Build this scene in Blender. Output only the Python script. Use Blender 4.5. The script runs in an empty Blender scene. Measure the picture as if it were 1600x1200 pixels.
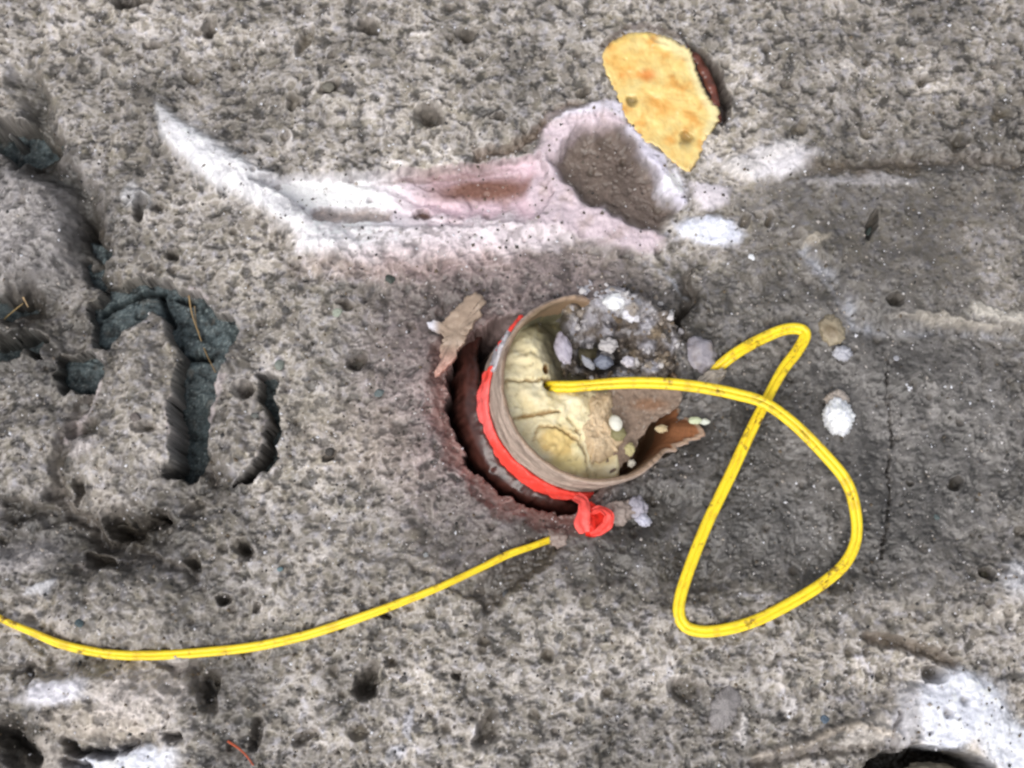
import bpy, math, random
import numpy as np
from mathutils import Vector, Euler, Matrix

random.seed(7)
S = bpy.context.scene
C = S.collection
SC = 0.45 / 1600.0            # one working unit of length (about 0.28 mm)
TILT = 13.0                   # the photographer leans in slightly from the south
LENS, DIST = 45.0, 0.5625

# ------------------------------------------------------------------ camera
cd = bpy.data.cameras.new('camera'); cam = bpy.data.objects.new('camera', cd); C.objects.link(cam)
cd.lens = LENS; cd.sensor_width = 36.0; cd.clip_start = 0.01; cd.clip_end = 60.0
t = math.radians(TILT)
cam.location = (0, -DIST * math.sin(t), DIST * math.cos(t)); cam.rotation_euler = (t, 0, 0)
cd.dof.use_dof = True; cd.dof.focus_distance = DIST - 0.004; cd.dof.aperture_fstop = 9.0
S.camera = cam

# ------------------------------------------------------------------ light: open shade / overcast
w = bpy.data.worlds.new('World'); S.world = w; w.use_nodes = True
nt = w.node_tree; nt.nodes.clear()
SUN_EL, SUN_AZ = 56.0, 205.0
sky = nt.nodes.new('ShaderNodeTexSky'); sky.sky_type = 'NISHITA'; sky.sun_disc = False
sky.sun_elevation = math.radians(SUN_EL); sky.sun_rotation = math.radians(SUN_AZ)
sky.air_density = 1.0; sky.dust_density = 3.0
hs = nt.nodes.new('ShaderNodeHueSaturation'); hs.inputs['Saturation'].default_value = 0.30
bg = nt.nodes.new('ShaderNodeBackground'); bg.inputs['Strength'].default_value = 0.125
wo = nt.nodes.new('ShaderNodeOutputWorld')
nt.links.new(sky.outputs[0], hs.inputs['Color']); nt.links.new(hs.outputs[0], bg.inputs['Color'])
nt.links.new(bg.outputs[0], wo.inputs['Surface'])
sd = bpy.data.lights.new('sun', 'SUN'); sd.energy = 1.5; sd.angle = math.radians(42); sd.color = (1.0, 0.965, 0.93)
sun = bpy.data.objects.new('sun', sd); C.objects.link(sun)
el, az = math.radians(SUN_EL), math.radians(SUN_AZ)
dsun = Vector((math.sin(az) * math.cos(el), math.cos(az) * math.cos(el), math.sin(el)))
sun.rotation_euler = dsun.to_track_quat('Z', 'Y').to_euler(); sun.location = dsun * 3
S.view_settings.view_transform = 'Standard'; S.view_settings.look = 'None'
S.view_settings.exposure = 0.28; S.view_settings.gamma = 1; S.view_settings.use_curve_mapping = False
S.cycles.filter_width = 2.5
S.cycles.max_bounces = 6

# ------------------------------------------------------------------ numbers
RC = np.array(Euler((t, 0, 0)).to_matrix())
CL = np.array(cam.location)
K = 36.0 / LENS / 1600.0
def P(px, py, z=0.0):
    """place in the world (working units) seen at (px, py) of the photograph if it stands z above the snow"""
    d = RC @ np.array([(px - 800) * K, (600 - py) * K, -1.0])
    z = z * SC
    q = CL + d * (z - CL[2]) / d[2]
    return np.array([q[0], q[1], q[2]]) / SC
def P2(px, py):
    """same for arrays on the ground plane"""
    px = np.asarray(px, float); py = np.asarray(py, float)
    dx = (px - 800) * K; dy = (600 - py) * K
    wx = dx; wy = RC[1, 1] * dy - RC[1, 2]; wz = RC[2, 1] * dy - RC[2, 2]
    k = -CL[2] / wz
    return (CL[0] + wx * k) / SC, (CL[1] + wy * k) / SC
def G(x, y):
    """map coordinates (as measured on the photograph) of ground points x, y in working units"""
    vx = x * SC - CL[0]; vy = y * SC - CL[1]; vz = -CL[2]
    cx = vx; cy = RC[1, 1] * vy + RC[2, 1] * vz; cz = RC[1, 2] * vy + RC[2, 2] * vz
    return 800 + (cx / -cz) / K, 600 - (cy / -cz) / K

_rs = np.random.RandomState(11)
PERM = _rs.permutation(4096).astype(np.int64); PERM = np.concatenate([PERM, PERM])
ANG = _rs.rand(4096) * 2 * np.pi; GX = np.cos(ANG).astype(np.float32); GY = np.sin(ANG).astype(np.float32)
G3 = _rs.normal(size=(4096, 3)); G3 /= np.linalg.norm(G3, axis=1)[:, None]; G3 = G3.astype(np.float32)
def perlin(x, y, seed=0):
    x = x + seed * 37.31; y = y + seed * 91.77
    xi = np.floor(x).astype(np.int64); yi = np.floor(y).astype(np.int64)
    xf = (x - xi).astype(np.float32); yf = (y - yi).astype(np.float32)
    u = xf * xf * xf * (xf * (xf * 6 - 15) + 10); v = yf * yf * yf * (yf * (yf * 6 - 15) + 10)
    def g(ix, iy, fx, fy):
        h = PERM[(PERM[ix & 4095] + iy) & 4095]
        return GX[h] * fx + GY[h] * fy
    a = g(xi, yi, xf, yf); b = g(xi + 1, yi, xf - 1, yf)
    c = g(xi, yi + 1, xf, yf - 1); d = g(xi + 1, yi + 1, xf - 1, yf - 1)
    a = a + u * (b - a); c = c + u * (d - c)
    return (a + v * (c - a)) * 1.5
def fbm(x, y, sc, oc=3, seed=0, gain=0.5):
    r = 0; a = 1.0; n = 0
    for i in range(oc):
        r = r + a * perlin(x / sc, y / sc, seed + i * 13); n += a; a *= gain; sc *= 0.5
    return r / n
def perlin3(p, seed=0):
    p = p + np.array([seed * 17.3, seed * 9.1, seed * 5.7])
    i = np.floor(p).astype(np.int64); f = p - i; u = f * f * f * (f * (f * 6 - 15) + 10)
    r = 0
    for dx in (0, 1):
        for dy in (0, 1):
            for dz in (0, 1):
                h = PERM[(PERM[(PERM[(i[:, 0] + dx) & 4095] + i[:, 1] + dy) & 4095] + i[:, 2] + dz) & 4095]
                d = f - np.array([dx, dy, dz])
                wgt = (u[:, 0] if dx else 1 - u[:, 0]) * (u[:, 1] if dy else 1 - u[:, 1]) * (u[:, 2] if dz else 1 - u[:, 2])
                r = r + wgt * (G3[h] * d).sum(1)
    return r * 1.5
def fbm3(p, sc, oc=3, seed=0):
    r = 0; a = 1.0; n = 0
    for k in range(oc):
        r = r + a * perlin3(p / sc, seed + k * 7); n += a; a *= .5; sc *= .5
    return r / n
def worley(x, y, sc, seed=0):
    x = x / sc; y = y / sc
    xi = np.floor(x).astype(np.int64); yi = np.floor(y).astype(np.int64)
    best = np.full(x.shape, 9.0, np.float32); bid = np.zeros(x.shape, np.int64)
    for dx in (-1, 0, 1):
        for dy in (-1, 0, 1):
            h = PERM[(PERM[(xi + dx + seed * 71) & 4095] + yi + dy) & 4095]
            qx = xi + dx + (h % 61) / 61.0; qy = yi + dy + ((h // 61) % 59) / 59.0
            d = np.hypot(x - qx, y - qy); m = d < best
            best[m] = d[m]; bid[m] = h[m]
    return best * sc, bid
def ss(a, b, x):
    q = np.clip((x - a) / (b - a), 0, 1); return q * q * (3 - 2 * q)
def lin(c):
    c = np.asarray(c, float) / 255.0
    return np.where(c <= 0.04045, c / 12.92, ((c + 0.055) / 1.055) ** 2.4)
def poly_sd(U, V, pts, pad=60):
    """signed distance to a closed outline, negative inside; only near its box"""
    pts = np.array(pts, float); out = np.full(U.shape, 1e3, np.float32)
    m = (U > pts[:, 0].min() - pad) & (U < pts[:, 0].max() + pad) & (V > pts[:, 1].min() - pad) & (V < pts[:, 1].max() + pad)
    if not m.any(): return out
    u = U[m]; v = V[m]; d = np.full(u.shape, 1e9); ins = np.zeros(u.shape, bool); n = len(pts)
    for i in range(n):
        x1, y1 = pts[i]; x2, y2 = pts[(i + 1) % n]
        ex, ey = x2 - x1, y2 - y1
        k = np.clip(((u - x1) * ex + (v - y1) * ey) / (ex * ex + ey * ey + 1e-9), 0, 1)
        d = np.minimum(d, (u - x1 - k * ex) ** 2 + (v - y1 - k * ey) ** 2)
        if y1 != y2:
            ins ^= ((y1 > v) != (y2 > v)) & (u < (x2 - x1) * (v - y1) / (y2 - y1) + x1)
    out[m] = np.where(ins, -np.sqrt(d), np.sqrt(d)); return out
def line_d(U, V, pts, pad=90):
    pts = np.array(pts, float); out = np.full(U.shape, 1e3, np.float32)
    m = (U > pts[:, 0].min() - pad) & (U < pts[:, 0].max() + pad) & (V > pts[:, 1].min() - pad) & (V < pts[:, 1].max() + pad)
    if not m.any(): return out
    u = U[m]; v = V[m]; d = np.full(u.shape, 1e9)
    for i in range(len(pts) - 1):
        x1, y1 = pts[i]; x2, y2 = pts[i + 1]; ex, ey = x2 - x1, y2 - y1
        k = np.clip(((u - x1) * ex + (v - y1) * ey) / (ex * ex + ey * ey + 1e-9), 0, 1)
        d = np.minimum(d, (u - x1 - k * ex) ** 2 + (v - y1 - k * ey) ** 2)
    out[m] = np.sqrt(d); return out
def ell(U, V, cx, cy, rx, ry, rot=0):
    a = math.radians(rot); dx = U - cx; dy = V - cy
    return np.hypot((dx * math.cos(a) + dy * math.sin(a)) / rx, (-dx * math.sin(a) + dy * math.cos(a)) / ry)

# ------------------------------------------------------------------ materials
def mat(name, rough=0.6, col=None, attr=True, bump=0.3, bscale=900, spec=0.5, sss=0.0, var=0.25, vscale=1500, coat=0.0, trans=0.0, stretch=None, sssr=0.002):
    m = bpy.data.materials.new(name); m.use_nodes = True; n = m.node_tree; b = n.nodes['Principled BSDF']
    b.inputs['Roughness'].default_value = rough; b.inputs['Specular IOR Level'].default_value = spec
    b.inputs['Coat Weight'].default_value = coat; b.inputs['Coat Roughness'].default_value = 0.12
    b.inputs['Transmission Weight'].default_value = trans
    if sss:
        b.inputs['Subsurface Weight'].default_value = sss; b.inputs['Subsurface Scale'].default_value = sssr
        b.inputs['Subsurface Radius'].default_value = (1.0, 1.0, 1.0)
    tc = n.nodes.new('ShaderNodeTexCoord'); src = tc.outputs['Object']
    if stretch:
        mp = n.nodes.new('ShaderNodeMapping'); mp.inputs['Scale'].default_value = stretch
        n.links.new(src, mp.inputs['Vector']); src = mp.outputs['Vector']
    if attr:
        a = n.nodes.new('ShaderNodeAttribute'); a.attribute_name = 'tone'; csrc = a.outputs['Color']
    else:
        rgb = n.nodes.new('ShaderNodeRGB'); rgb.outputs[0].default_value = (*col, 1); csrc = rgb.outputs[0]
    nz = n.nodes.new('ShaderNodeTexNoise'); nz.inputs['Scale'].default_value = vscale; nz.inputs['Detail'].default_value = 3
    n.links.new(src, nz.inputs['Vector'])
    mr = n.nodes.new('ShaderNodeMapRange'); mr.inputs['From Min'].default_value = 0.25; mr.inputs['From Max'].default_value = 0.75
    mr.inputs['To Min'].default_value = 1 - var; mr.inputs['To Max'].default_value = 1 + var
    n.links.new(nz.outputs['Fac'], mr.inputs['Value'])
    mx = n.nodes.new('ShaderNodeVectorMath'); mx.operation = 'SCALE'
    n.links.new(csrc, mx.inputs[0]); n.links.new(mr.outputs[0], mx.inputs['Scale'])
    n.links.new(mx.outputs[0], b.inputs['Base Color'])
    if bump:
        n2 = n.nodes.new('ShaderNodeTexNoise'); n2.inputs['Scale'].default_value = bscale; n2.inputs['Detail'].default_value = 4
        n.links.new(src, n2.inputs['Vector'])
        bp = n.nodes.new('ShaderNodeBump'); bp.inputs['Strength'].default_value = bump; bp.inputs['Distance'].default_value = 0.0006
        n.links.new(n2.outputs['Fac'], bp.inputs['Height']); n.links.new(bp.outputs[0], b.inputs['Normal'])
    return m
M = dict(
    snow=mat('dirty_snow', 0.42, sss=0.45, sssr=0.0016, bump=0.2, bscale=1500, spec=0.5, var=0.12, vscale=2200),
    slate=mat('slate', 0.6, bump=0.6, bscale=900, spec=0.4, var=0.45, vscale=1700),
    ice=mat('white_ice', 0.4, bump=0.4, bscale=1200, sss=0.7, var=0.06, vscale=900, sssr=0.003),
    card=mat('weathered_cardboard', 0.75, bump=0.5, bscale=500, spec=0.25, var=0.22, vscale=500, stretch=(1, 1, 5)),
    foam=mat('expanded_foam', 0.6, bump=0.22, bscale=700, spec=0.3, sss=0.25, var=0.06, vscale=500, sssr=0.002),
    plastic=mat('wet_brown_sleeve', 0.34, bump=0.5, bscale=260, spec=0.5, coat=0.25, var=0.35, vscale=260),
    tape=mat('red_tape', 0.45, bump=0.15, bscale=350, spec=0.35, sss=0.2, var=0.08, vscale=300, sssr=0.001),
    stone=mat('stone', 0.5, bump=0.4, bscale=1500, spec=0.4, var=0.3, vscale=1600),
    straw=mat('straw', 0.6, bump=0.2, bscale=1500, var=0.25, vscale=900),
)
M['puck_foam'] = mat('wet_yellow_foam', 0.32, bump=0.3, bscale=420, spec=0.5, sss=0.2, var=0.09, vscale=330, coat=0.25)
def cord_mat():
    m = bpy.data.materials.new('yellow_cord_sheath'); m.use_nodes = True; n = m.node_tree; b = n.nodes['Principled BSDF']
    b.inputs['Roughness'].default_value = 0.38; b.inputs['Specular IOR Level'].default_value = 0.45
    b.inputs['Subsurface Weight'].default_value = 0.15; b.inputs['Subsurface Scale'].default_value = 0.001
    tc = n.nodes.new('ShaderNodeTexCoord')
    n1 = n.nodes.new('ShaderNodeTexNoise'); n1.inputs['Scale'].default_value = 95; n1.inputs['Detail'].default_value = 5; n1.inputs['Roughness'].default_value = 0.7
    n2 = n.nodes.new('ShaderNodeTexNoise'); n2.inputs['Scale'].default_value = 420; n2.inputs['Detail'].default_value = 3
    n.links.new(tc.outputs['Object'], n1.inputs['Vector']); n.links.new(tc.outputs['Object'], n2.inputs['Vector'])
    r1 = n.nodes.new('ShaderNodeMapRange'); r1.inputs['From Min'].default_value = 0.54; r1.inputs['From Max'].default_value = 0.66
    n.links.new(n1.outputs['Fac'], r1.inputs['Value'])
    mul = n.nodes.new('ShaderNodeMath'); mul.operation = 'MULTIPLY'
    r2 = n.nodes.new('ShaderNodeMapRange'); r2.inputs['From Min'].default_value = 0.42; r2.inputs['From Max'].default_value = 0.58
    n.links.new(n2.outputs['Fac'], r2.inputs['Value']); n.links.new(r1.outputs[0], mul.inputs[0]); n.links.new(r2.outputs[0], mul.inputs[1])
    att = n.nodes.new('ShaderNodeAttribute'); att.attribute_name = 'tone'
    mixn = n.nodes.new('ShaderNodeMix'); mixn.data_type = 'RGBA'
    n.links.new(mul.outputs[0], mixn.inputs['Factor']); n.links.new(att.outputs['Color'], mixn.inputs[6])
    mixn.inputs[7].default_value = (0.16, 0.085, 0.02, 1)
    n.links.new(mixn.outputs[2], b.inputs['Base Color'])
    return m
M['cord'] = cord_mat()

# ------------------------------------------------------------------ mesh helpers
def make_mesh(name, co, faces, tone=None, smooth=True):
    """co in working units"""
    co = np.asarray(co, np.float32) * SC
    faces = np.asarray(faces, np.int32); k = faces.shape[1]
    me = bpy.data.meshes.new(name)
    me.vertices.add(len(co)); me.vertices.foreach_set('co', co.ravel())
    me.loops.add(faces.size); me.loops.foreach_set('vertex_index', faces.ravel())
    me.polygons.add(len(faces)); me.polygons.foreach_set('loop_start', np.arange(0, faces.size, k, dtype=np.int32))
    me.polygons.foreach_set('use_smooth', np.full(len(faces), smooth))
    if tone is not None:
        tone = np.asarray(tone, np.float32)
        if tone.ndim == 1: tone = np.tile(tone, (len(co), 1))
        rgba = np.ones((len(co), 4), np.float32); rgba[:, :3] = tone
        at = me.attributes.new('tone', 'FLOAT_COLOR', 'POINT'); at.data.foreach_set('color', rgba.ravel())
    me.update(calc_edges=True); me.validate(); return me
def obj(name, me, m, parent=None, label=None, cat=None, group=None, kind=None, origin=None):
    if origin is not None:
        me.transform(Matrix.Translation(-Vector(origin) * SC))
    me.materials.append(M[m] if isinstance(m, str) else m)
    o = bpy.data.objects.new(name, me); C.objects.link(o)
    if origin is not None: o.location = Vector(origin) * SC
    if parent is not None:
        o.parent = parent
        if origin is None: o.matrix_parent_inverse = Matrix.Translation(-parent.location)
        else: o.location = Vector(origin) * SC - parent.location
    if label: o['label'] = label
    if cat: o['category'] = cat
    if group: o['group'] = group
    if kind: o['kind'] = kind
    return o
def thing(name, loc, label, cat, group=None):
    o = bpy.data.objects.new(name, None); C.objects.link(o); o.empty_display_size = 0.01
    o.location = Vector(loc) * SC; o['label'] = label; o['category'] = cat
    if group: o['group'] = group
    return o
def grid_faces(nr, nc, wrap=False):
    i = np.arange(nr - 1)[:, None]; j = np.arange(nc if wrap else nc - 1)[None, :]
    a = i * nc + j; b = i * nc + (j + 1) % nc
    return np.stack([a, b, b + nc, a + nc], -1).reshape(-1, 4)
def resample(pts, n, closed=True):
    p = np.array(pts, float)
    q = np.vstack([p, p[:1]]) if closed else p
    s = np.concatenate([[0], np.cumsum(np.linalg.norm(np.diff(q, axis=0), axis=1))])
    tt = np.linspace(0, s[-1], n, endpoint=not closed)
    return np.stack([np.interp(tt, s, q[:, k]) for k in range(q.shape[1])], 1)

# ------------------------------------------------------------------ the tube's own frame
AX = np.array([math.sin(math.radians(17)), 0.05, math.cos(math.radians(17))]); AX /= np.linalg.norm(AX)
UX = np.array([AX[2], 0, -AX[0]]); UX /= np.linalg.norm(UX)
VY = np.cross(AX, UX)
RIM = P(928, 604, 26)
RT = 150.0
def tube_pt(th, r, d):
    """angle (0 = right, 90 = up in the photograph), radius, depth along the axis below the rim"""
    th = np.asarray(th, float); r = np.asarray(r, float) + 0 * th; d = np.asarray(d, float) + 0 * th
    return RIM + (r * np.cos(th))[..., None] * UX + (r * np.sin(th))[..., None] * VY - d[..., None] * AX
C0 = RIM - AX * (RIM[2] / AX[2])           # where the axis goes through the snow surface

# ------------------------------------------------------------------ the snow
def snow_fields(X, Y, far):
    U0, V0 = G(X, Y)
    wx = fbm(X, Y, 34, 3, 1, .6); wy = fbm(X, Y, 34, 3, 2, .6)
    wl = fbm(X, Y, 38, 2, 1, .4); wm = fbm(X, Y, 38, 2, 2, .4)
    jx = perlin(X / 7, Y / 7, 3); jy = perlin(X / 7, Y / 7, 4)
    U = U0 + 13 * wx + 2.0 * jx; V = V0 + 13 * wy + 2.0 * jy          # ragged outlines
    Us = U0 + 7 * wx + 1.5 * jx; Vs = V0 + 7 * wy + 1.5 * jy
    # ---- crust brightness place by place, dirt and shade both put into the colour
    T = np.array([
        [150, 152, 148, 140, 150, 148, 150, 145, 142, 150, 148, 148, 140, 146, 135, 142],
        [142, 145, 132, 122, 140, 148, 155, 142, 135, 150, 150, 152, 146, 150, 144, 146],
        [105, 138, 128, 140, 142, 148, 160, 155, 135, 140, 150, 172, 138, 126, 118, 120],
        [132, 112, 146, 160, 165, 170, 165, 160, 140, 140, 160, 150, 120, 118, 122, 128],
        [122, 122, 135, 152, 150, 136, 122, 118, 120, 120, 118, 118, 112, 118, 118, 132],
        [ 98, 112, 125, 126, 150, 136, 112, 110, 120, 120, 112, 112, 110, 118, 112, 116],
        [128, 132, 138, 122, 136, 152, 128, 108, 110, 110, 102, 102, 104, 108, 112, 116],
        [136, 142, 142, 122, 156, 152, 136, 112, 100, 100,  92,  98, 108, 106, 112, 114],
        [ 98,  96,  88, 128, 138, 146, 128, 118, 106,  88,  94, 100, 104, 104, 108, 114],
        [132, 128, 122, 126, 146, 150, 146, 142, 142, 142, 128, 124, 128, 132, 126, 138],
        [148, 150, 146, 114, 138, 146, 150, 142, 152, 155, 142, 140, 148, 148, 158, 152],
        [112, 152, 150, 112, 130, 146, 146, 148, 132, 118, 116, 128, 148, 124, 160, 165]], float)
    gu = np.clip(U0 / 100 - .5 + .25 * wx, 0, 14.999); gv = np.clip(V0 / 100 - .5 + .25 * wy, 0, 10.999)
    iu = gu.astype(int); iv = gv.astype(int); fu = gu - iu; fv = gv - iv
    fu = fu * fu * (3 - 2 * fu); fv = fv * fv * (3 - 2 * fv)
    B = (T[iv, iu] * (1 - fu) + T[iv, iu + 1] * fu) * (1 - fv) + (T[iv + 1, iu] * (1 - fu) + T[iv + 1, iu + 1] * fu) * fv
    B = 137 + (B - 137) * 1.16; B = B - 9 + 30 * fbm(X, Y, 120, 2, 5, .6) + 28 * fbm(X, Y, 45, 3, 20, .6)
    B = B - 9 * ss(1100, 1300, U0) * ss(420, 250, V0)
    # contrast of the frost lace over the grit
    Kc = np.ones_like(B)
    for (cx, cy, rx, ry, a) in [(1330, 690, 330, 270, .62), (1370, 330, 300, 110, .55), (1400, 400, 240, 150, .55), (60, 350, 95, 120, .5), (900, 420, 200, 90, .5),
                                (620, 520, 170, 170, .35), (740, 860, 240, 90, .45), (930, 280, 110, 100, .75), (1000, 850, 220, 90, .4),
                                (300, 1010, 200, 110, .35), (200, 860, 180, 70, .4), (1180, 300, 100, 60, .4), (230, 620, 160, 180, .25)]:
        Kc -= a * np.clip(1 - ell(U0, V0, cx, cy, rx * 1.25, ry * 1.25), 0, 1) ** .6
    Kc = np.clip(Kc * .86, .14, 1)
    # ---- height, low to high frequency
    h = 14 * fbm(X, Y, 170, 2, 6) + 7 * fbm(X, Y, 60, 3, 7)
    qx = X + 9 * fbm(X, Y, 48, 2, 61); qy = (Y + 9 * fbm(X, Y, 48, 2, 62)) * 1.12
    reg = fbm(X, Y, 75, 2, 63)                                   # patches where one or the other wins
    la = fbm(qx, qy, 20, 4, 8, .62)
    nf = fbm(qx, qy, 20, 4, 9, .58) + .22 * reg
    nd = fbm(qx * .95, qy, 21, 4, 12, .58) - .14 * reg
    net = 1 - np.abs(fbm(qx, qy, 24, 4, 64, .6)) * 3.4                 # winding threads of frost
    frost = np.clip(.62 * ss(.3, .85, net + .3 * reg) + .62 * ss(.04, .34, nf), 0, 1)
    dark = ss(.02, .26, nd) * (1 - .5 * ss(.6, .95, frost))
    crisp = .8 * ss(.36, .6, fbm(qx, qy * 1.2, 11, 2, 13, .5)) * (1 - .5 * frost)
    fine = perlin(X / 3.6, Y / 3.6, 10) * .8 + .5 * perlin(X / 2.0, Y / 2.0, 11)
    wF, wid = worley(X, Y, 9.5, 3)
    gritcell = ss(4.4, 2.4, wF) * ((wid % 9) < 2)
    f = np.clip(dark + .55 * crisp, 0, 1)
    hf = Kc * (2.6 * frost - 3.0 * f + .8 * fine) + (1 - Kc) * (.9 * fine + 2.2 * la + 1.2 * frost)
    hf = hf - 2.2 * gritcell; clean = np.zeros_like(B)
    # ---- base colour
    Lb = lin(B) * 1.0
    m1 = 1 + (.85 * Kc + .16 + .55 * Kc * ss(.0, .5, reg)) * frost
    lum = Lb * .87 * m1 * (1 - (.68 * Kc + .10) * f) * (1 - .35 * gritcell)
    lum = lum * (1 + .09 * fine) * (1 + .16 * fbm(X, Y, 8, 3, 17))
    glint = ss(.52, .72, perlin(X / 3.1, Y / 3.1, 18)) ; lum = lum * (1 + .55 * glint)
    olive = ss(-.1, .5, fbm(X, Y, 24, 2, 15)) * (1 - frost)
    col = np.stack([lum * (1.12 - .04 * frost), lum * .995, lum * (0.838 - .06 * olive + .10 * frost)], -1)
    cool = ss(.0, .5, fbm(X, Y, 15, 2, 16))
    col[..., 2] *= 1 + .11 * cool; col[..., 0] *= 1 - .03 * cool
    def tint(mask, rgb):
        nonlocal col
        col = col * (1 - mask[..., None]) + (lum[..., None] * np.array(rgb)) * mask[..., None]
    def paint(mask, rgb, keep=.12):
        nonlocal col, clean
        if keep <= .3 and min(rgb) > 150: clean = np.maximum(clean, mask)
        base = lin(rgb) * (1 + keep * (lum / (Lb + 1e-6) - 1))[..., None]
        col = col * (1 - mask[..., None]) + base * mask[..., None]
    # brown-pink melt stain round the tube, mauve plate at the left
    q = np.clip(1.25 - ell(U0, V0, 800, 590, 250, 290), 0, 1)
    tint(ss(0, .8, q) * .85, (1.20, .93, .90))
    tint(ss(0, .6, np.clip(1.2 - ell(U0, V0, 60, 350, 110, 120), 0, 1)) * .7, (1.05, .98, .98))
    tint(ss(1.15, .6, ell(U0, V0, 1330, 690, 330, 260)) * .8, (1.05, .99, .94))

    # ---- long relief
    d = line_d(U0 + 14 * wl, V0 + 14 * wm, [(40, 120), (70, 190), (72, 262), (128, 300), (135, 345), (132, 395), (175, 455)])
    h -= 30 * ss(34, 2, d); paint(ss(26, 4, d) * .72, (78, 76, 70), .5)  # trench beside the plate, its shading painted dark along the dip
    plate = poly_sd(U0 + 14 * wl, V0 + 14 * wm, [(-200, 262), (25, 255), (70, 270), (108, 310), (118, 360), (128, 400), (95, 430), (40, 440), (-200, 470)])
    h += 26 * ss(14, -30, plate)
    # crest and white face running down to the groove
    d = line_d(U, V, [(225, 165), (300, 228), (352, 262), (412, 300), (462, 345), (505, 392)], 80)
    h += 16 * ss(46, 6, d)
    wf = poly_sd(Us, Vs, [(245, 165), (295, 198), (335, 226), (380, 254), (425, 274), (458, 294), (482, 326), (515, 345), (560, 385), (480, 395), (462, 360), (415, 328), (352, 298), (300, 262), (255, 212)])
    mwf = ss(9, -7, wf)
    paint(mwf * (.6 + .4 * ss(235, 330, U0)), (245, 244, 248), .08); h = h + mwf * 8
    paint(ss(26, -5, wf) * ss(260, 380, U0) * .45, (200, 196, 196), .9)
    # the groove a tube left in the snow
    gr = poly_sd(Us, Vs, [(398, 281), (470, 273), (560, 276), (640, 268), (740, 258), (842, 246), (862, 300), (835, 345), (760, 350), (660, 352), (560, 352), (500, 348), (462, 318), (430, 296)])
    mg = ss(7, -3, gr); bot = 318 + 8 * wx
    h = h * (1 - .9 * mg) + mg * (-24 + 12 * ss(300, 350, V0) + 3 * wx + 2.2 * np.sin((V0 + 6 * wx) / 9.0) * ss(470, 560, U0))
    paint(mg, (243, 241, 245), .05)
    paint(mg * ss(570, 690, U0 + 30 * wx) * .85, (214, 184, 194), .14); paint(mg * ss(.1, .5, fbm(X, Y, 40, 3, 67)) * ss(600, 740, U0) * .45, (190, 156, 154), .2)
    brown = ss(1.15, .35, ell(U0 + 10 * wx, V0 + 5 * wy, 758, 289, 112, 26, -4)); paint(brown * mg * .95, (124, 84, 66), .15)
    paint(ss(1.1, .5, ell(U0 + 14 * wx, V0 + 3 * wy, 690, 268, 130, 9, -6)) * .6, (112, 84, 72), .3)  # cast shadow line along the groove's top edge, painted brown
    d = line_d(Us, Vs, [(545, 274), (600, 285), (655, 312), (712, 322)], 30); h -= 5 * ss(9, 1, d) ; h += 5 * ss(16, 8, np.abs(d - 10))
    sub = poly_sd(Us, Vs, [(480, 322), (500, 317), (560, 320), (612, 322), (612, 340), (560, 342), (500, 344), (482, 334)])
    h -= 14 * ss(4, -4, sub); paint(ss(3, -4, sub) * .8, (140, 125, 116), .7)
    sub = ell(Us, Vs, 658, 332, 18, 9); h -= 16 * ss(1.2, .6, sub); paint(ss(1.1, .8, sub), (100, 80, 70), .4)
    # bank under the groove, white turning pink
    bk = poly_sd(U0 + 18 * wl, V0 + 18 * wm, [(462, 345), (560, 350), (700, 345), (800, 338), (875, 350), (890, 375), (800, 392), (640, 405), (520, 402), (478, 385)])
    mb = ss(16, -10, bk); h += 10 * ss(24, -14, bk)
    paint(mb * .95 * (1 - .6 * f * Kc), (238, 233, 236), .3)
    paint(mb * ss(560, 700, U0 + 30 * wx) * .4, (205, 182, 188), .5)
    paint(ss(1.2, .3, ell(U0 + 20 * wx, V0 + 10 * wy, 640, 410, 190, 34, -3)) * .4, (180, 152, 150), .8)
    # pink saddle and pale rim round the brown hollow
    sad = poly_sd(U0 + 14 * wl, V0 + 14 * wm, [(840, 262), (850, 205), (880, 180), (940, 165), (975, 172), (980, 196), (930, 205), (890, 222), (878, 270), (905, 320), (980, 345), (1040, 372), (1020, 392), (930, 378), (850, 352), (826, 312)])
    msd = ss(10, -7, sad); paint(msd * .93, (214, 197, 204), .16); paint(msd * ss(0, .5, fbm(X, Y, 34, 3, 68)) * .6, (170, 150, 144), .3); h += 13 * ss(22, -8, sad)
    rim2 = line_d(Us, Vs, [(862, 186), (905, 178), (955, 166), (972, 176)]); paint(ss(13, 4, rim2), (220, 214, 224), .08); h += 10 * ss(16, 2, rim2)
    rimr = line_d(Us, Vs, [(985, 205), (1000, 228), (1024, 250), (1040, 286), (1062, 318)]); paint(ss(15, 7, rimr), (216, 211, 224), .08); h += 12 * ss(22, 3, rimr)
    hol = poly_sd(U0 + 14 * wl, V0 + 14 * wm, [(885, 222), (920, 205), (965, 196), (990, 220), (1010, 262), (1032, 296), (1050, 330), (1030, 352), (985, 342), (930, 318), (895, 285), (872, 250)])
    mh = ss(16, -14, hol); h = h * (1 - .5 * mh) - 26 * mh; paint(ss(12, -10, hol) * .93, (113, 98, 88), .5)  # brown dirt and the hollow's own shadow both in this colour
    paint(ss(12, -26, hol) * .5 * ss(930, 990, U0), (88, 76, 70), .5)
    # dark undercut over the pink
    d = line_d(U, V, [(745, 240), (800, 232), (840, 206), (862, 182), (905, 168)]); paint(ss(15, 3, d) * .75, (100, 82, 66), .5); h -= 8 * ss(12, 2, d)
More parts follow.
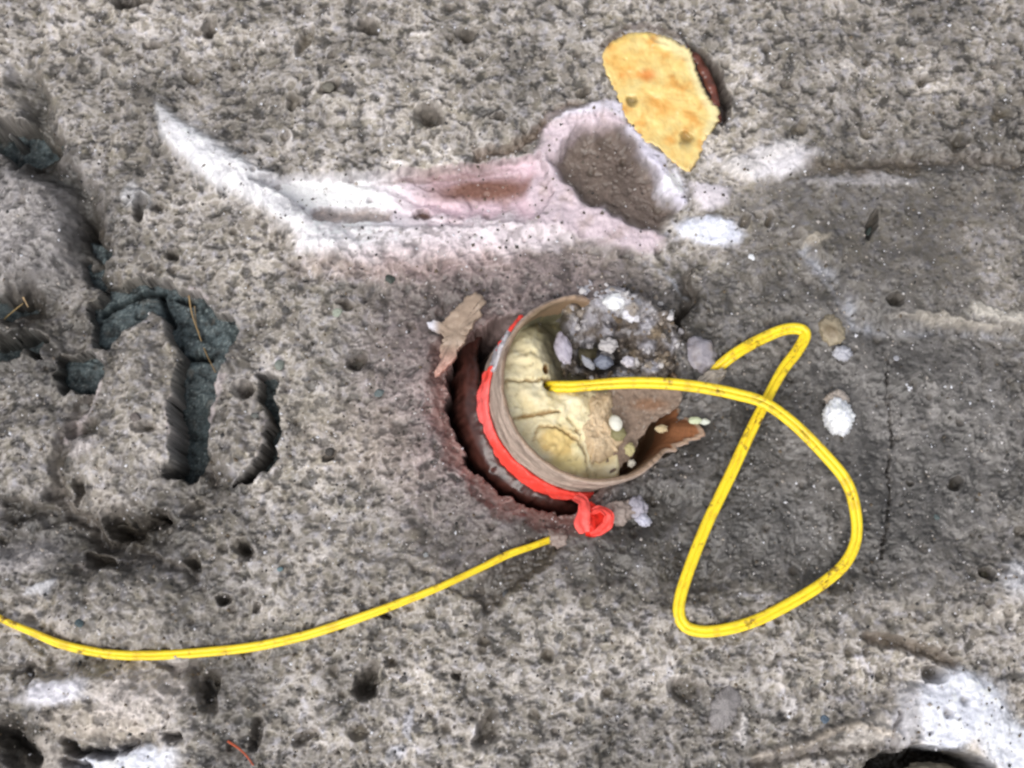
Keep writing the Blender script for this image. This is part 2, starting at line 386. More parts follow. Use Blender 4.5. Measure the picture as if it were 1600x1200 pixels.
    # white patches right of the hollow
    for (cx, cy, rx, ry, rot, a, rgb) in [(1050, 292, 24, 24, 20, 1, (240, 236, 246)), (1108, 305, 30, 22, 0, .9, (224, 216, 222)),
            (1110, 360, 54, 20, 8, 1, (226, 228, 240)), (1205, 252, 66, 26, -6, .9, (224, 220, 224)), (1160, 262, 30, 14, 0, .6, (210, 204, 200)),
            (1215, 235, 40, 14, -20, .5, (205, 200, 196)), (1340, 285, 95, 9, 0, .5, (176, 172, 174)), (1500, 1098, 74, 52, 12, 1, (226, 228, 238)),
            (1590, 1172, 80, 44, 40, 1, (222, 224, 232)), (1475, 1130, 44, 46, 0, .95, (224, 226, 236)), (1410, 1120, 22, 52, 8, .85, (180, 178, 182)), (1355, 1150, 40, 22, -30, .6, (206, 198, 190)),
            (92, 1080, 52, 24, -10, .85, (222, 220, 228)), (205, 1085, 60, 44, -30, .6, (208, 198, 192)), (160, 1135, 90, 26, 8, .45, (190, 178, 165)),
            (70, 920, 28, 9, -25, .7, (190, 190, 196)), (35, 870, 60, 28, -8, .5, (190, 184, 184)), (70, 1178, 44, 22, 25, .9, (168, 160, 152)),
            (190, 1194, 86, 24, -6, 1, (226, 228, 238)), (640, 1135, 8, 30, 0, .6, (180, 180, 190)), (615, 1180, 22, 14, -40, .5, (170, 172, 182)),
            (270, 1080, 26, 60, 25, .4, (196, 186, 180)), (1235, 1105, 12, 20, 0, .5, (205, 200, 200)), (1165, 1140, 10, 26, 0, .6, (205, 200, 198)),
            (1480, 505, 90, 9, 6, .6, (176, 168, 156)), (1560, 495, 60, 10, 10, .75, (186, 180, 170)), (1130, 1110, 8, 8, 0, .5, (200, 200, 200)),
            (215, 310, 30, 18, 20, .5, (186, 186, 190)), (155, 800, 60, 40, 0, .25, (190, 180, 170)), (130, 700, 30, 16, 0, .6, (190, 182, 182)), (560, 690, 90, 60, 0, .2, (200, 185, 170)),
            (470, 640, 60, 26, 0, .3, (196, 186, 170)), (1590, 905, 30, 30, 0, .5, (196, 196, 202)), (1530, 965, 90, 10, -6, .4, (186, 178, 168)), (1270, 380, 26, 10, -20, .6, (190, 180, 164))]:
        e = ell(U, V, cx, cy, rx, ry, rot); mm = ss(1.25, .65, e) * a
        paint(mm, rgb, .25 if a > .8 else .7); h = h + mm * 6
    # bluish ice bands
    for pts, wdt in [([(1252, 396), (1285, 425), (1308, 452), (1326, 480), (1335, 508), (1352, 516)], 13), ([(1350, 516), (1385, 524), (1470, 522), (1590, 530)], 7),
                     ([(1010, 410), (1050, 440), (1090, 478)], 5)]:
        d = line_d(Us, Vs, pts); paint(ss(wdt * 1.2, 0, d) * .75 * ss(-.45, .25, fbm(X, Y, 26, 3, 21)) * (1 - .65 * ss(1345, 1365, U0)), (164, 166, 174), .5)
    # raised shelf at right, its edge, and the panel below with a long crack
    sh = poly_sd(U, V, [(1238, 372), (1290, 418), (1322, 455), (1342, 505), (1460, 508), (1620, 528), (2100, 560), (2100, 262), (1500, 268), (1320, 255), (1250, 300)])
    h += 16 * ss(12, -16, sh)
    d = line_d(U, V, [(1300, 262), (1420, 250), (1500, 245), (1620, 262)]); h -= 7 * ss(16, 2, d); paint(ss(16, 3, d) * .5, (98, 88, 76), .6)
    d = line_d(U, V, [(1262, 258), (1340, 268), (1430, 262)]); paint(ss(20, 3, d) * .45, (104, 90, 72), .6)
    d = line_d(U0 + 2.5 * jx + 4 * wx, V0, [(1386, 555), (1389, 640), (1396, 690), (1387, 738), (1392, 775), (1385, 820), (1377, 872)]); cm = ss(-.5, .1, fbm(X, Y, 30, 2, 22)); h -= 16 * ss(3.0, .6, d) * cm; paint(ss(3.6, 1.0, d) * .8 * cm, (54, 50, 46), .2)
    h += 6 * ss(5, 40, U0 - 1392) * ss(560, 600, V0) * ss(930, 890, V0)
    d = line_d(U0 + 2 * jx, V0, [(1534, 560), (1533, 625)]); h -= 5 * ss(2.5, .6, d)
    d = line_d(U, V, [(1040, 960), (1200, 940), (1400, 930), (1600, 938), (1900, 930)]); h += 13 * ss(42, 6, d)
    d = line_d(Us, Vs, [(1352, 994), (1405, 1004), (1450, 1020), (1490, 1036)]); h -= 15 * ss(13, 2, d); paint(ss(15, 4, d) * .85, (112, 100, 86), .4)
    d = line_d(Us, Vs, [(1180, 1180), (1260, 1160), (1340, 1130), (1400, 1150)]); h += 9 * ss(12, 1, np.abs(d)); paint(ss(9, 2, d) * .4, (180, 166, 150), .4)
    d = line_d(Us, Vs, [(1180, 1195), (1290, 1172), (1365, 1168)]); h -= 9 * ss(12, 1, d); paint(ss(12, 3, d) * .5, (86, 78, 70), .5)
    # hollow under the trailing cord, channel below the tube, others; their shade painted dark
    ch = poly_sd(U, V, [(735, 930), (770, 893), (845, 852), (880, 846), (852, 880), (800, 925), (760, 952)]); h -= 17 * ss(8, -9, ch); paint(ss(9, -6, ch) * .75, (78, 72, 66), .5)
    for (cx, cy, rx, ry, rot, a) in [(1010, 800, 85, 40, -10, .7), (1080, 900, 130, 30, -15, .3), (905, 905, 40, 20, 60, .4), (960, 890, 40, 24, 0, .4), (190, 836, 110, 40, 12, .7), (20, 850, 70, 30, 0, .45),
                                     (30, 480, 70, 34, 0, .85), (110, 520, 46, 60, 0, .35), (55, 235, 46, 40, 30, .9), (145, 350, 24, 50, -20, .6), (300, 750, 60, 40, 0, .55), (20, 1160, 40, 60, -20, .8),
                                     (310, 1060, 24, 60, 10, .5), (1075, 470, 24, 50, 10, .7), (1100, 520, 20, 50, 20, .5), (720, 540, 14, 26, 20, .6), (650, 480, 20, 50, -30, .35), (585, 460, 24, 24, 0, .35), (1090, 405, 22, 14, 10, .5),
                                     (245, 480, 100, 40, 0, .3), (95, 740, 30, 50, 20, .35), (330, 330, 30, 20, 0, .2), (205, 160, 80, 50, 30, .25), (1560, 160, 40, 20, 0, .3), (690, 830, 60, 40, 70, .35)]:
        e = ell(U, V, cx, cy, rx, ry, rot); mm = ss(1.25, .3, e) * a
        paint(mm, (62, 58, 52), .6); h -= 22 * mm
    for (cx, cy, rx, ry, rot, a) in [(190, 945, 135, 75, 5, 26), (130, 1100, 150, 62, -4, 26), (215, 660, 95, 170, 8, 14), (372, 660, 52, 95, 5, 10), (60, 350, 90, 90, 0, 10), (60, 700, 90, 70, 0, 14), (430, 560, 70, 60, 0, 8),
                                     (40, 895, 80, 45, -8, 16), (1160, 1010, 260, 70, 0, 8), (560, 900, 220, 90, 0, 8), (1480, 1120, 120, 70, 0, 12), (700, 120, 300, 110, 0, 8)]:
        h += a * ss(1.15, .45, ell(U, V, cx, cy, rx, ry, rot))
    for (cx, cy, rx, ry, rot, a) in [(22, 478, 42, 26, -10, 60), (38, 226, 30, 32, 30, 60), (142, 372, 15, 44, -18, 40), (15, 1172, 26, 34, -20, 22), (225, 815, 60, 22, 12, 30), (40, 800, 70, 20, 5, 24), (300, 800, 20, 14, 0, 20), (1068, 500, 12, 40, 8, 26), (330, 1075, 12, 40, 8, 22)]:
        e = ell(U0 + 24 * wl, V0 + 24 * wm, cx, cy, rx, ry, rot); h -= a * ss(1.2, .2, e); paint(ss(1.15, .4, e) * .8, (62, 58, 52), .5)  # deepest hollows: shade painted dark on top of the dip
    for pts, wdt, dp, a in [([(152, 590), (128, 655), (98, 700), (88, 765)], 20, 18, .5), ([(322, 590), (316, 680), (326, 742)], 12, 14, .4), ([(92, 780), (160, 850), (260, 812)], 18, 20, .45),
                            ([(120, 885), (250, 868), (300, 905)], 14, 12, .35), ([(0, 1050), (60, 1040), (110, 1052)], 12, 10, .3), ([(255, 1030), (300, 1045), (318, 1100)], 16, 14, .45), ([(640, 395), (700, 470), (690, 540)], 26, 8, .35),
                            ([(1080, 430), (1066, 500), (1085, 560)], 12, 16, .6), ([(560, 860), (640, 880), (740, 930)], 12, 7, .25), ([(1400, 1110), (1395, 1160)], 8, 12, .4), ([(400, 330), (440, 380), (470, 440)], 18, 7, .25)]:
        d = line_d(U0 + 22 * wl, V0 + 22 * wm, pts); h -= dp * ss(wdt, 1, d); paint(ss(wdt, 2, d) * a, (84, 77, 70), .6)  # line hollows round the mounds, shading painted along them
    for (cx, cy, rx, ry) in [(230, 610, 55, 105), (372, 665, 40, 75), (190, 960, 90, 45), (60, 350, 60, 60)]:
        e = ell(U, V, cx, cy, rx, ry); col = col * (1 + .42 * ss(1.1, .6, e))[..., None]
    # bottom right cavity, bottom left gaps, their shade painted near black
    cv = poly_sd(U0 + 10 * wl, V0 + 10 * wm, [(1352, 1196), (1378, 1176), (1420, 1166), (1470, 1168), (1520, 1176), (1548, 1196), (1556, 1240), (1350, 1240)])
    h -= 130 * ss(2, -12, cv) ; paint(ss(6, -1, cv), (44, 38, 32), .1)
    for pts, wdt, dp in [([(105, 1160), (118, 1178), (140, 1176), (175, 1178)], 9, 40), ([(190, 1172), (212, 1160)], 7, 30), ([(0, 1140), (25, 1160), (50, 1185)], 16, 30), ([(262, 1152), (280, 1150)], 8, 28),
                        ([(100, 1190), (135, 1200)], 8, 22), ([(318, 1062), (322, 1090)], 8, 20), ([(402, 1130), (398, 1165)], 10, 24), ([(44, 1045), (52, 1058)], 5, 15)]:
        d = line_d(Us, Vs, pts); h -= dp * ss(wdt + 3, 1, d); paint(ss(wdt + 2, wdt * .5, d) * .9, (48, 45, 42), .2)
    h = h + hf * (1 - .72 * clean) + clean * (3.5 * fbm(X, Y, 22, 3, 24) + 1.8 * fbm(X, Y, 7, 3, 19))
    sp = ss(.50, .66, fbm(X, Y, 8, 2, 66)) * clean; paint(sp * .7, (120, 104, 92), .3)
    # pits, with shade painted into them as a dark tone
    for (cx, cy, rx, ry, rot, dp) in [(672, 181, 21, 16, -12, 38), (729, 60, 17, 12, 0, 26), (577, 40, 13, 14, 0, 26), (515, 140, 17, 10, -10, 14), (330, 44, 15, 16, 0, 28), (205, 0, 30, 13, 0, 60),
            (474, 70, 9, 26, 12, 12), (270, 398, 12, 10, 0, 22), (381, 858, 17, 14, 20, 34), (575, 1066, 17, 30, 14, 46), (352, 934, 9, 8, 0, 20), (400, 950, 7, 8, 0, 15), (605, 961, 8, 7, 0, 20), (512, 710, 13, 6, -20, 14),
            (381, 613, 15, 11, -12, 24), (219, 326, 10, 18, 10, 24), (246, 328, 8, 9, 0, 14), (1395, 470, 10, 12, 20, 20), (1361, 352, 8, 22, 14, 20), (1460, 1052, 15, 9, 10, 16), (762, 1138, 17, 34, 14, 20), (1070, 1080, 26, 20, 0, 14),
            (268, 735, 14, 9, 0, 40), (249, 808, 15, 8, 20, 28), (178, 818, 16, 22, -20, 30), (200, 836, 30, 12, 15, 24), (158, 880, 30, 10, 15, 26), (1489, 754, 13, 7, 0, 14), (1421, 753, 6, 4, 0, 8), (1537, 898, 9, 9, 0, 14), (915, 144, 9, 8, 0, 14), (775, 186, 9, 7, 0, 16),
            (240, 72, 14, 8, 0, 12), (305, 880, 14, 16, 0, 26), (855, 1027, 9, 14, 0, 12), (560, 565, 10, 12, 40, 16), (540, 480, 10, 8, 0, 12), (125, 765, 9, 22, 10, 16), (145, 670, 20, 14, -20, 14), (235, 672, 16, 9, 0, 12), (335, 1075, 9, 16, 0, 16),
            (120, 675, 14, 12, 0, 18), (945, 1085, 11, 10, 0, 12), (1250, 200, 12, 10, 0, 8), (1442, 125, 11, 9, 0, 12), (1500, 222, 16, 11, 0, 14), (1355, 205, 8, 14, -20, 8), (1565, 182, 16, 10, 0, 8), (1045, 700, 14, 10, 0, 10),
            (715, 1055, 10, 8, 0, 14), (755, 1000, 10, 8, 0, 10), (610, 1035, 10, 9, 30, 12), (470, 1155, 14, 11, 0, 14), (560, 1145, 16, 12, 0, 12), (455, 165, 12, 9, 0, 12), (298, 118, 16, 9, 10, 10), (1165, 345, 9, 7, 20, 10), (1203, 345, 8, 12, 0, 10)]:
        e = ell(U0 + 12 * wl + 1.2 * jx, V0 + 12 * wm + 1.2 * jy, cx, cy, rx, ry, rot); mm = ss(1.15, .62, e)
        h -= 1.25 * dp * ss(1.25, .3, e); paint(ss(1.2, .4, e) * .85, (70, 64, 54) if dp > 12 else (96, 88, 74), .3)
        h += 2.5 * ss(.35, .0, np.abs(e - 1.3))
    # many little pocks
    wF2, w2 = worley(X, Y, 46, 9)
    rr = 3.0 + (w2 % 11) * .75; pk = ss(rr, rr * .3, wF2 + 1.5 * jx) * ((w2 % 5) < 2) * (.35 + .65 * Kc)
    h -= 9 * pk; paint(pk * .6, (84, 76, 64), .4)
    # thin yellow cord dirt etc. left to the objects; openings onto the slate
    islands = 1e3
    Us4, Vs4 = U0 + 15 * wl, V0 + 15 * wm
    U3, V3 = U0 + 26 * wl, V0 + 26 * wm
    sl = poly_sd(Us4, Vs4, [(150, 482), (168, 462), (205, 448), (240, 440), (268, 456), (296, 462), (316, 480), (334, 500), (366, 516), (358, 540), (346, 558), (336, 590), (326, 632), (318, 668), (312, 735), (286, 746), (262, 746),
                        (266, 732), (282, 722), (280, 690), (272, 645), (284, 600), (291, 556), (282, 528), (262, 500), (238, 486), (205, 508), (176, 524), (160, 545), (150, 520)])
    sl = sl - 6
    s2 = poly_sd(U3, V3, [(92, 560), (125, 552), (150, 562), (152, 606), (126, 612), (98, 610), (78, 590)])
    s3 = poly_sd(Us4, Vs4, [(408, 588), (420, 582), (432, 600), (434, 640), (438, 682), (428, 718), (398, 752), (372, 758), (396, 734), (412, 712), (421, 682), (423, 655), (408, 622)])
    s4 = poly_sd(U3, V3, [(-80, 455), (18, 460), (34, 478), (26, 498), (-80, 505)]); s5 = poly_sd(U3, V3, [(-80, 195), (16, 190), (48, 210), (56, 236), (60, 250), (28, 262), (-10, 238), (-80, 235)])
    s6 = poly_sd(U3, V3, [(-60, 530), (40, 520), (66, 530), (58, 556), (-60, 568)])
    s3 = s3 - 2
    s7 = poly_sd(U3, V3, [(134, 412), (152, 408), (164, 440), (158, 462), (142, 448)])
    for sdp, k, wdt in ((s7, 1, 8), (sl, 1, 4), (s2, 1, 9), (s3, 1, 4), (s4, 1, 8), (s5, 1, 6), (s6, .8, 12)):
        # lip then steep drop
        m_ = ss(wdt * .6, -wdt * .6, sdp + 0) * k
        h = h + 5 * ss(22, 6, np.abs(sdp)) * (1 - m_); h = h * (1 - m_) - 110 * m_
        paint(ss(-1, -7, sdp), (60, 66, 66), .3)
    # island edges stand proud
    for isl, hh in (([(238, 492), (262, 506), (284, 534), (292, 560), (284, 604), (274, 645), (284, 700), (284, 722), (240, 760), (120, 760), (100, 690), (150, 620), (155, 560), (180, 522)], 20),
                    ([(345, 570), (380, 575), (406, 610), (422, 660), (414, 712), (372, 756), (348, 745), (318, 690), (330, 625)], 20)):
        d = poly_sd(U, V, isl); h += 1.3 * hh * ss(-4, -60, d) * (h > -60)
    for pts in ([(290, 545), (293, 580), (283, 615), (270, 640), (276, 690), (284, 720)], [(348, 590), (325, 660), (322, 690)], [(105, 690), (118, 665), (140, 640)], [(150, 560), (158, 600), (150, 625)], [(300, 452), (322, 470)], [(390, 740), (414, 705), (421, 665)]):
        d = line_d(Us, Vs, pts); paint(ss(9, 3, d) * .55 * (h > -60), (198, 186, 186), .3)

    # ---- the opening round the tube
    dx = X - C0[0]; dy = Y - C0[1]
    rr = np.hypot(dx, dy); an = np.degrees(np.arctan2(dy, dx))
    insid = rr < RT - 3
    an2 = np.where(an < 0, an + 360, an)
    sect = ss(128, 165, an2) * ss(290, 258, an2)                 # open crescent left and below
    c2x = X - (C0[0] - 20); c2y = Y - (C0[1] + 9); r2 = np.hypot(c2x, c2y)
    lim = (RT - 6) + (202 - (RT - 6)) * sect + 14 * wl + 4 * fbm(X, Y, 18, 2, 23) * sect + 3 * jx * .8 * (sect > .1)
    mgap = ss(2.5, -2.5, r2 - lim) * sect
    edge = ss(40, 4, r2 - lim) * sect * (1 - mgap)
    paint(edge * .75, (128, 92, 84), .5); h -= 16 * edge
    hole = np.maximum(mgap, insid * 1.0)
    # snow stands up against the tube's right and upper side
    up = ss(RT + 70, RT, rr) * (1 - sect) * ss(-10, 30, an) * ss(140, 110, an); h += 12 * up
    h -= 34 * ss(RT + 75, RT + 20, rr) * np.exp(-((an + 26) / 24.0) ** 2)
    h = h * (1 - hole) - 210 * hole
    # opening beside the yellow foam end
    cr = poly_sd(U0 + 5 * wl, V0 + 5 * wm, [(1074, 64), (1104, 82), (1126, 108), (1138, 146), (1140, 184), (1128, 196), (1100, 150), (1078, 104)]); m_ = ss(4, -4, cr)
    h = h * (1 - m_) - 60 * m_; paint(ss(4, -2, cr), (40, 30, 26), .2)
    pu = poly_sd(U0, V0, PUCK); q1 = ss(34, 4, pu) * .8; h = h * (1 - q1) + q1 * (3 + .8 * hf); pw = pu + 5 * wx + 4 * fbm(X, Y, 12, 3, 69); mp = ss(0, -5, pw + 2.5); h = h * (1 - mp) - 24 * mp
    d = line_d(Us, Vs, [(940, 75), (975, 45), (1010, 42), (1060, 56)]); paint(ss(8, 2, d) * .7, (80, 66, 56), .3)
    gy, gx = np.gradient(h); steep = ss(.8, 2.6, np.hypot(gx, gy) / 1.75)
    k = steep > .01; p3 = np.stack([X[k], Y[k], h[k]], 1).astype(float)
    wn = np.zeros_like(h); wn[k] = perlin3(p3 / 13.0, 1) + .6 * perlin3(p3 / 6.5, 2)
    bl_ = col.copy()
    for q in (1, 2, 4, 4):                                           # local mean colour, for faces too steep to carry plan-view grain
        bl_ = (bl_ + np.roll(bl_, q, 0) + np.roll(bl_, -q, 0)) / 3; bl_ = (bl_ + np.roll(bl_, q, 1) + np.roll(bl_, -q, 1)) / 3
    bl_ = bl_ * (1 + np.clip(.55 * wn, -.6, .7))[..., None]
    col = col * (1 - steep[..., None]) + bl_ * steep[..., None]
    global DXY
    dx_ = np.zeros_like(h); dy_ = np.zeros_like(h)
    dx_[k] = steep[k] * (3.4 * perlin3(p3 / 11.0, 3) + 1.6 * perlin3(p3 / 5.0, 5)); dy_[k] = steep[k] * (3.4 * perlin3(p3 / 11.0, 4) + 1.6 * perlin3(p3 / 5.0, 6))
    DXY = (dx_ * (1 - far), dy_ * (1 - far))
    # outside the photographed patch: fade fine relief out where the sheet is coarse
    h = h * (1 - far) + far * (14 * fbm(X, Y, 170, 2, 6))
    col = col * (1 - far[..., None]) + far[..., None] * (Lb[..., None] * np.array([1.05, 1, .93]))
    return h, np.clip(col, .008, .86)

OPEN = [[(150, 482), (168, 440), (240, 430), (316, 470), (380, 516), (346, 590), (318, 668), (318, 745), (262, 756), (272, 645), (290, 556), (238, 480), (176, 534), (160, 545)], [(75, 545), (155, 545), (160, 615), (75, 620)],
        [(400, 580), (440, 580), (445, 690), (420, 750), (365, 770), (410, 700)], [(-150, 440), (40, 450), (40, 505), (-150, 520)], [(-150, 180), (16, 180), (60, 200), (70, 260), (20, 270), (-150, 250)], [(-150, 520), (70, 515), (70, 570), (-150, 580)], [(125, 390), (165, 395), (180, 440), (160, 475), (135, 450)]]
PUCK = [(936, 89), (944, 74), (956, 62), (983, 50), (1012, 48), (1048, 58), (1081, 78), (1086, 104), (1096, 130), (1110, 156), (1125, 170), (1125, 190), (1115, 204), (1106, 214), (1098, 236), (1088, 258), (1076, 273),
        (1062, 264), (1042, 247), (1026, 229), (1004, 222), (990, 204), (974, 182), (963, 150), (948, 122)]

def axis(lo, hi, step, reach):
    a = np.arange(lo, hi, step); ext = []; v = step; p = 0
    while p < reach: v *= 1.13; p += v; ext.append(p)
    return np.concatenate([(a[0] - np.array(ext))[::-1], a, a[-1] + np.array(ext)]), len(ext)
x_lo, y_lo = P2(-30, 1215)[0], P2(800, 1240)[1]; x_hi, y_hi = P2(1630, 1215)[0], P2(800, -40)[1]
STEP = 1.75
ax, ne = axis(-985, 985, STEP, 9000); ay, _ = axis(float(y_lo), float(y_hi), STEP, 9000)
X, Y = np.meshgrid(ax, ay)
far = np.maximum(np.maximum(-985 - X, X - 985), np.maximum(y_lo - Y, Y - y_hi)); far = ss(60, 260, far)
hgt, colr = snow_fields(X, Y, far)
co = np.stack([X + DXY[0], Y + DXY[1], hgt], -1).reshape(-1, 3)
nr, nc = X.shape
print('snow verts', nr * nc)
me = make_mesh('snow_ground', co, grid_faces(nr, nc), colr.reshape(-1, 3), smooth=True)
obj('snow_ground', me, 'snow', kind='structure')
def ground_z(px, py):
    x, y = P2(px, py); i = np.searchsorted(ax, float(x)); j = np.searchsorted(ay, float(y))
    return float(np.median(hgt[j - 3:j + 4, i - 3:i + 4]))
def ground_xy(x, y):
    i = np.searchsorted(ax, x); j = np.searchsorted(ay, y); return float(np.median(hgt[j - 2:j + 3, i - 2:i + 3]))
def PG(px, py, dz=0):
    z = ground_z(px, py) + dz; return P(px, py, z)

# ------------------------------------------------------------------ slate under the snow, where melt has opened it
xa, ya = P2(-160, 900); xb, yb = P2(520, 90)
sx = np.arange(xa, xb, 2.4); sy = np.arange(ya, yb, 2.4); SX, SY = np.meshgrid(sx, sy); U0, V0 = G(SX, SY)
wx = fbm(SX, SY, 40, 3, 31)
sh = -15 - 36 * ss(545, 690, V0) - 14 * ss(320, 300, U0) * ss(600, 640, V0)
sh += -20 + 4 * fbm(SX, SY, 55, 3, 32) + 2.2 * fbm(SX, SY, 16, 3, 33, .6) + 1.2 * perlin(SX / 4.2, SY / 4.2, 34)
stepn = fbm(SX * .8 + SY * .5, SY * 1.1, 45, 3, 35, .6); sh += 3.5 * np.floor(stepn * 4) 
tone = lin((66, 80, 83))[None, None] * (1 + .9 * fbm(SX, SY, 14, 4, 36, .7) + .45 * perlin(SX / 3.6, SY / 3.6, 37) + .5 * fbm(SX, SY, 50, 2, 39))[..., None]
gl = ss(.30, .6, perlin(SX / 3.2, SY / 3.2, 38) + .4 * wx); tone = tone * (1 - .6 * gl[..., None]) + lin((132, 150, 150)) * .6 * gl[..., None]
tone = tone * np.array([1.12, 1.0, .98])
dkm = ss(.1, .4, fbm(SX, SY, 18, 3, 42, .65))[..., None]; tone = tone * (1 - .6 * dkm); sh -= 5 * dkm[..., 0]
dm = ss(.2, .45, fbm(SX, SY, 26, 4, 43, .65))[..., None]; tone = tone * (1 - .5 * dm) + lin((98, 92, 84)) * .5 * dm
rub = poly_sd(U0 + 8 * wx, V0, [(-160, 150), (60, 150), (90, 300), (60, 620), (-160, 640)]); kk = ss(20, -20, rub)
sh -= 34 * kk
opn = np.full(SX.shape, 1e3)
for pl in OPEN: opn = np.minimum(opn, poly_sd(U0, V0, pl))
sh -= 60 * ss(20, 40, opn)
for pts in ([(150, 482), (180, 466), (212, 452), (245, 447)], [(268, 457), (295, 466)], [(290, 550), (322, 552)], [(240, 450), (252, 480), (262, 500)]):
    d = line_d(U0 + 4 * wx, V0 + 4 * wx, pts); sh -= 22 * ss(6, 1, d); tone = tone * (1 - .6 * ss(6, 1, d))[..., None]
bd = ss(0, 30, np.minimum(np.minimum(SX - sx[0], sx[-1] - SX), np.minimum(SY - sy[0], sy[-1] - SY))); sh = sh * bd - 170 * (1 - bd)
U1, V1 = U0, V0
obj('slate_bedrock', make_mesh('slate_bedrock', np.stack([SX, SY, sh], -1).reshape(-1, 3), grid_faces(*SX.shape), np.clip(tone, .01, .5).reshape(-1, 3)), 'slate', kind='structure')

# ------------------------------------------------------------------ slabs cut to an outline
def slab(name, outline, z0, thick, hfn, tfn, m, rings=22, n=150, jag=1.5, seed=0, center=None, bevel=.12, smo=1, **kw):
    """a solid piece with this plan outline: domed top from hfn, rounded edge, side wall"""
    o = resample(outline, n)
    for _ in range(smo): o = (np.roll(o, 1, 0) + 2 * o + np.roll(o, -1, 0)) / 4
    jj = np.arange(n); o = o + jag * np.stack([perlin(jj * .31, jj * 0. + seed, 40), perlin(jj * .31, jj * 0. + seed + 5.5, 41)], 1) * 1.6
    c = np.array(center if center is not None else o.mean(0))
    ks = np.linspace(0, 1, rings) ** .75
    px = c[0] + ks[:, None] * (o[None, :, 0] - c[0]); py = c[1] + ks[:, None] * (o[None, :, 1] - c[1])
    edge = np.broadcast_to((1 - ks)[:, None], px.shape)
    hh = hfn(px, py, edge) - thick * .35 * (1 - np.sqrt(np.clip(1 - (1 - np.clip(edge / bevel, 0, 1)) ** 2, 0, 1)))
    zt = z0 + hh
    top = np.array([[P(px[i, j], py[i, j], zt[i, j]) for j in range(n)] for i in range(rings)])
    tone = tfn(px, py, edge)
    side = [top[-1] + np.array([0, 0, -thick * q]) for q in (.35, .7, 1.0)]
    allp = np.concatenate([top, np.array(side)]); tn = np.concatenate([tone, np.repeat(tone[-1:] * .92, 3, 0)])
    r = allp.shape[0]
    me = make_mesh(name, allp.reshape(-1, 3), grid_faces(r, n, True)[:, ::-1], np.clip(tn, .005, .95).reshape(-1, 3))
    return obj(name, me, m, **kw)
def flat(rgb, var=.1, sc=14, seed=50):
    L = lin(rgb)
    return lambda x, y, e: L * (1 + var * fbm(x, y, sc, 3, seed))[..., None]

# ------------------------------------------------------------------ the yellow foam end of a second tube, top
r_ = thing('foam_filled_tube', P(1032, 160, -10), 'yellow foam end of a buried brown tube lying flush in the dirty snow', 'tube')
def ph(x, y, e):
    h = 9 * fbm(x, y, 60, 2, 51) + 2.6 * fbm(x, y, 18, 3, 52)
    for (cx, cy, r, dp) in ((987, 158, 9, 9), (1073, 215, 11, 11), (977, 92, 3, 3)):
        h -= dp * ss(1.2, .3, np.hypot(x - cx + 5 * fbm(x, y, 15, 2, 57), y - cy + 5 * fbm(x, y, 15, 2, 58)) / r)
    d = line_d(x, y, [(1008, 52), (1022, 68), (1040, 72)]); h += 3 * ss(5, 1, d)
    return h
def pt(x, y, e):
    c = np.broadcast_to(lin((238, 206, 130)), x.shape + (3,)).copy()
    def mixc(m, rgb):
        nonlocal c; c = c * (1 - m[..., None]) + lin(rgb) * m[..., None]
    n1 = fbm(x, y, 30, 3, 53, .6)
    mixc(ss(-.1, .45, n1) * .9, (224, 166, 84)); mixc(ss(.0, .5, -n1 + .2 * perlin(x / 9, y / 9, 54)) * .7, (240, 218, 150))
    mixc(ss(1.3, .2, ell(x, y, 1012, 117, 16, 12)) * .8, (220, 130, 60)); mixc(ss(1.3, .2, ell(x, y, 985, 117, 30, 8)) * .5, (222, 150, 70))
    mixc(ss(1.3, .3, ell(x, y, 1040, 168, 46, 14, 20)) * .45, (224, 160, 74)); mixc(ss(1.3, .3, ell(x, y, 968, 88, 30, 24)) * .4, (226, 176, 86))
    mixc(ss(16, 2, line_d(x, y, [(1035, 62), (1078, 86), (1084, 108), (1108, 160), (1120, 180), (1108, 208)])) * .85, (240, 226, 172))
    mixc(ss(7, 2, line_d(x, y, [(960, 66), (990, 54), (1020, 52)])) * .5, (244, 214, 120))
    mixc(ss(1.6, .3, ell(x + 5 * fbm(x, y, 15, 2, 57), y + 5 * fbm(x, y, 15, 2, 58), 987, 158, 9, 8)) * .85, (112, 98, 64)); mixc(ss(1.7, .2, ell(x + 5 * fbm(x, y, 15, 2, 57), y + 5 * fbm(x, y, 15, 2, 58), 1073, 218, 11, 14)) * .75, (132, 112, 72))
    mixc(ss(.09, .0, e) * ss(600, 800, x + y) * .35 * ss(-.2, .4, fbm(x, y, 14, 2, 55)), (220, 200, 150))
    mixc(ss(.1, .02, e) * ss(170, 230, y) * .5, (230, 200, 140))
    return c
slab('foam_plug', PUCK, 6, 38, ph, pt, 'puck_foam', rings=46, n=300, jag=1.8, seed=3, smo=12, parent=r_, bevel=.07, center=(1032, 150))
# the strip of brown tube wall behind it
arc = resample([(1046, 55), (1072, 66), (1092, 84), (1108, 108), (1120, 136), (1126, 166), (1128, 190)], 60, False)
nrm = np.array([1.0, -.45])
rows = []
for k, (off, z) in enumerate([(-20, -60), (-20, -14), (-16, -8), (-8, -6), (-1, -9), (0, -60)]):
    rows.append([P(p[0] + off * (1 - .3 * i / 60), p[1] + off * -.3, z + 3 * math.sin(i * .7)) for i, p in enumerate(arc)])
rows = np.array(rows)
tn = lin((104, 58, 46)) * (1 + .35 * fbm(rows[..., 0], rows[..., 1], 14, 3, 56))[..., None]
obj('tube_wall', make_mesh('tube_wall', rows.reshape(-1, 3), grid_faces(6, 60), tn.reshape(-1, 3)), 'plastic', parent=r_)

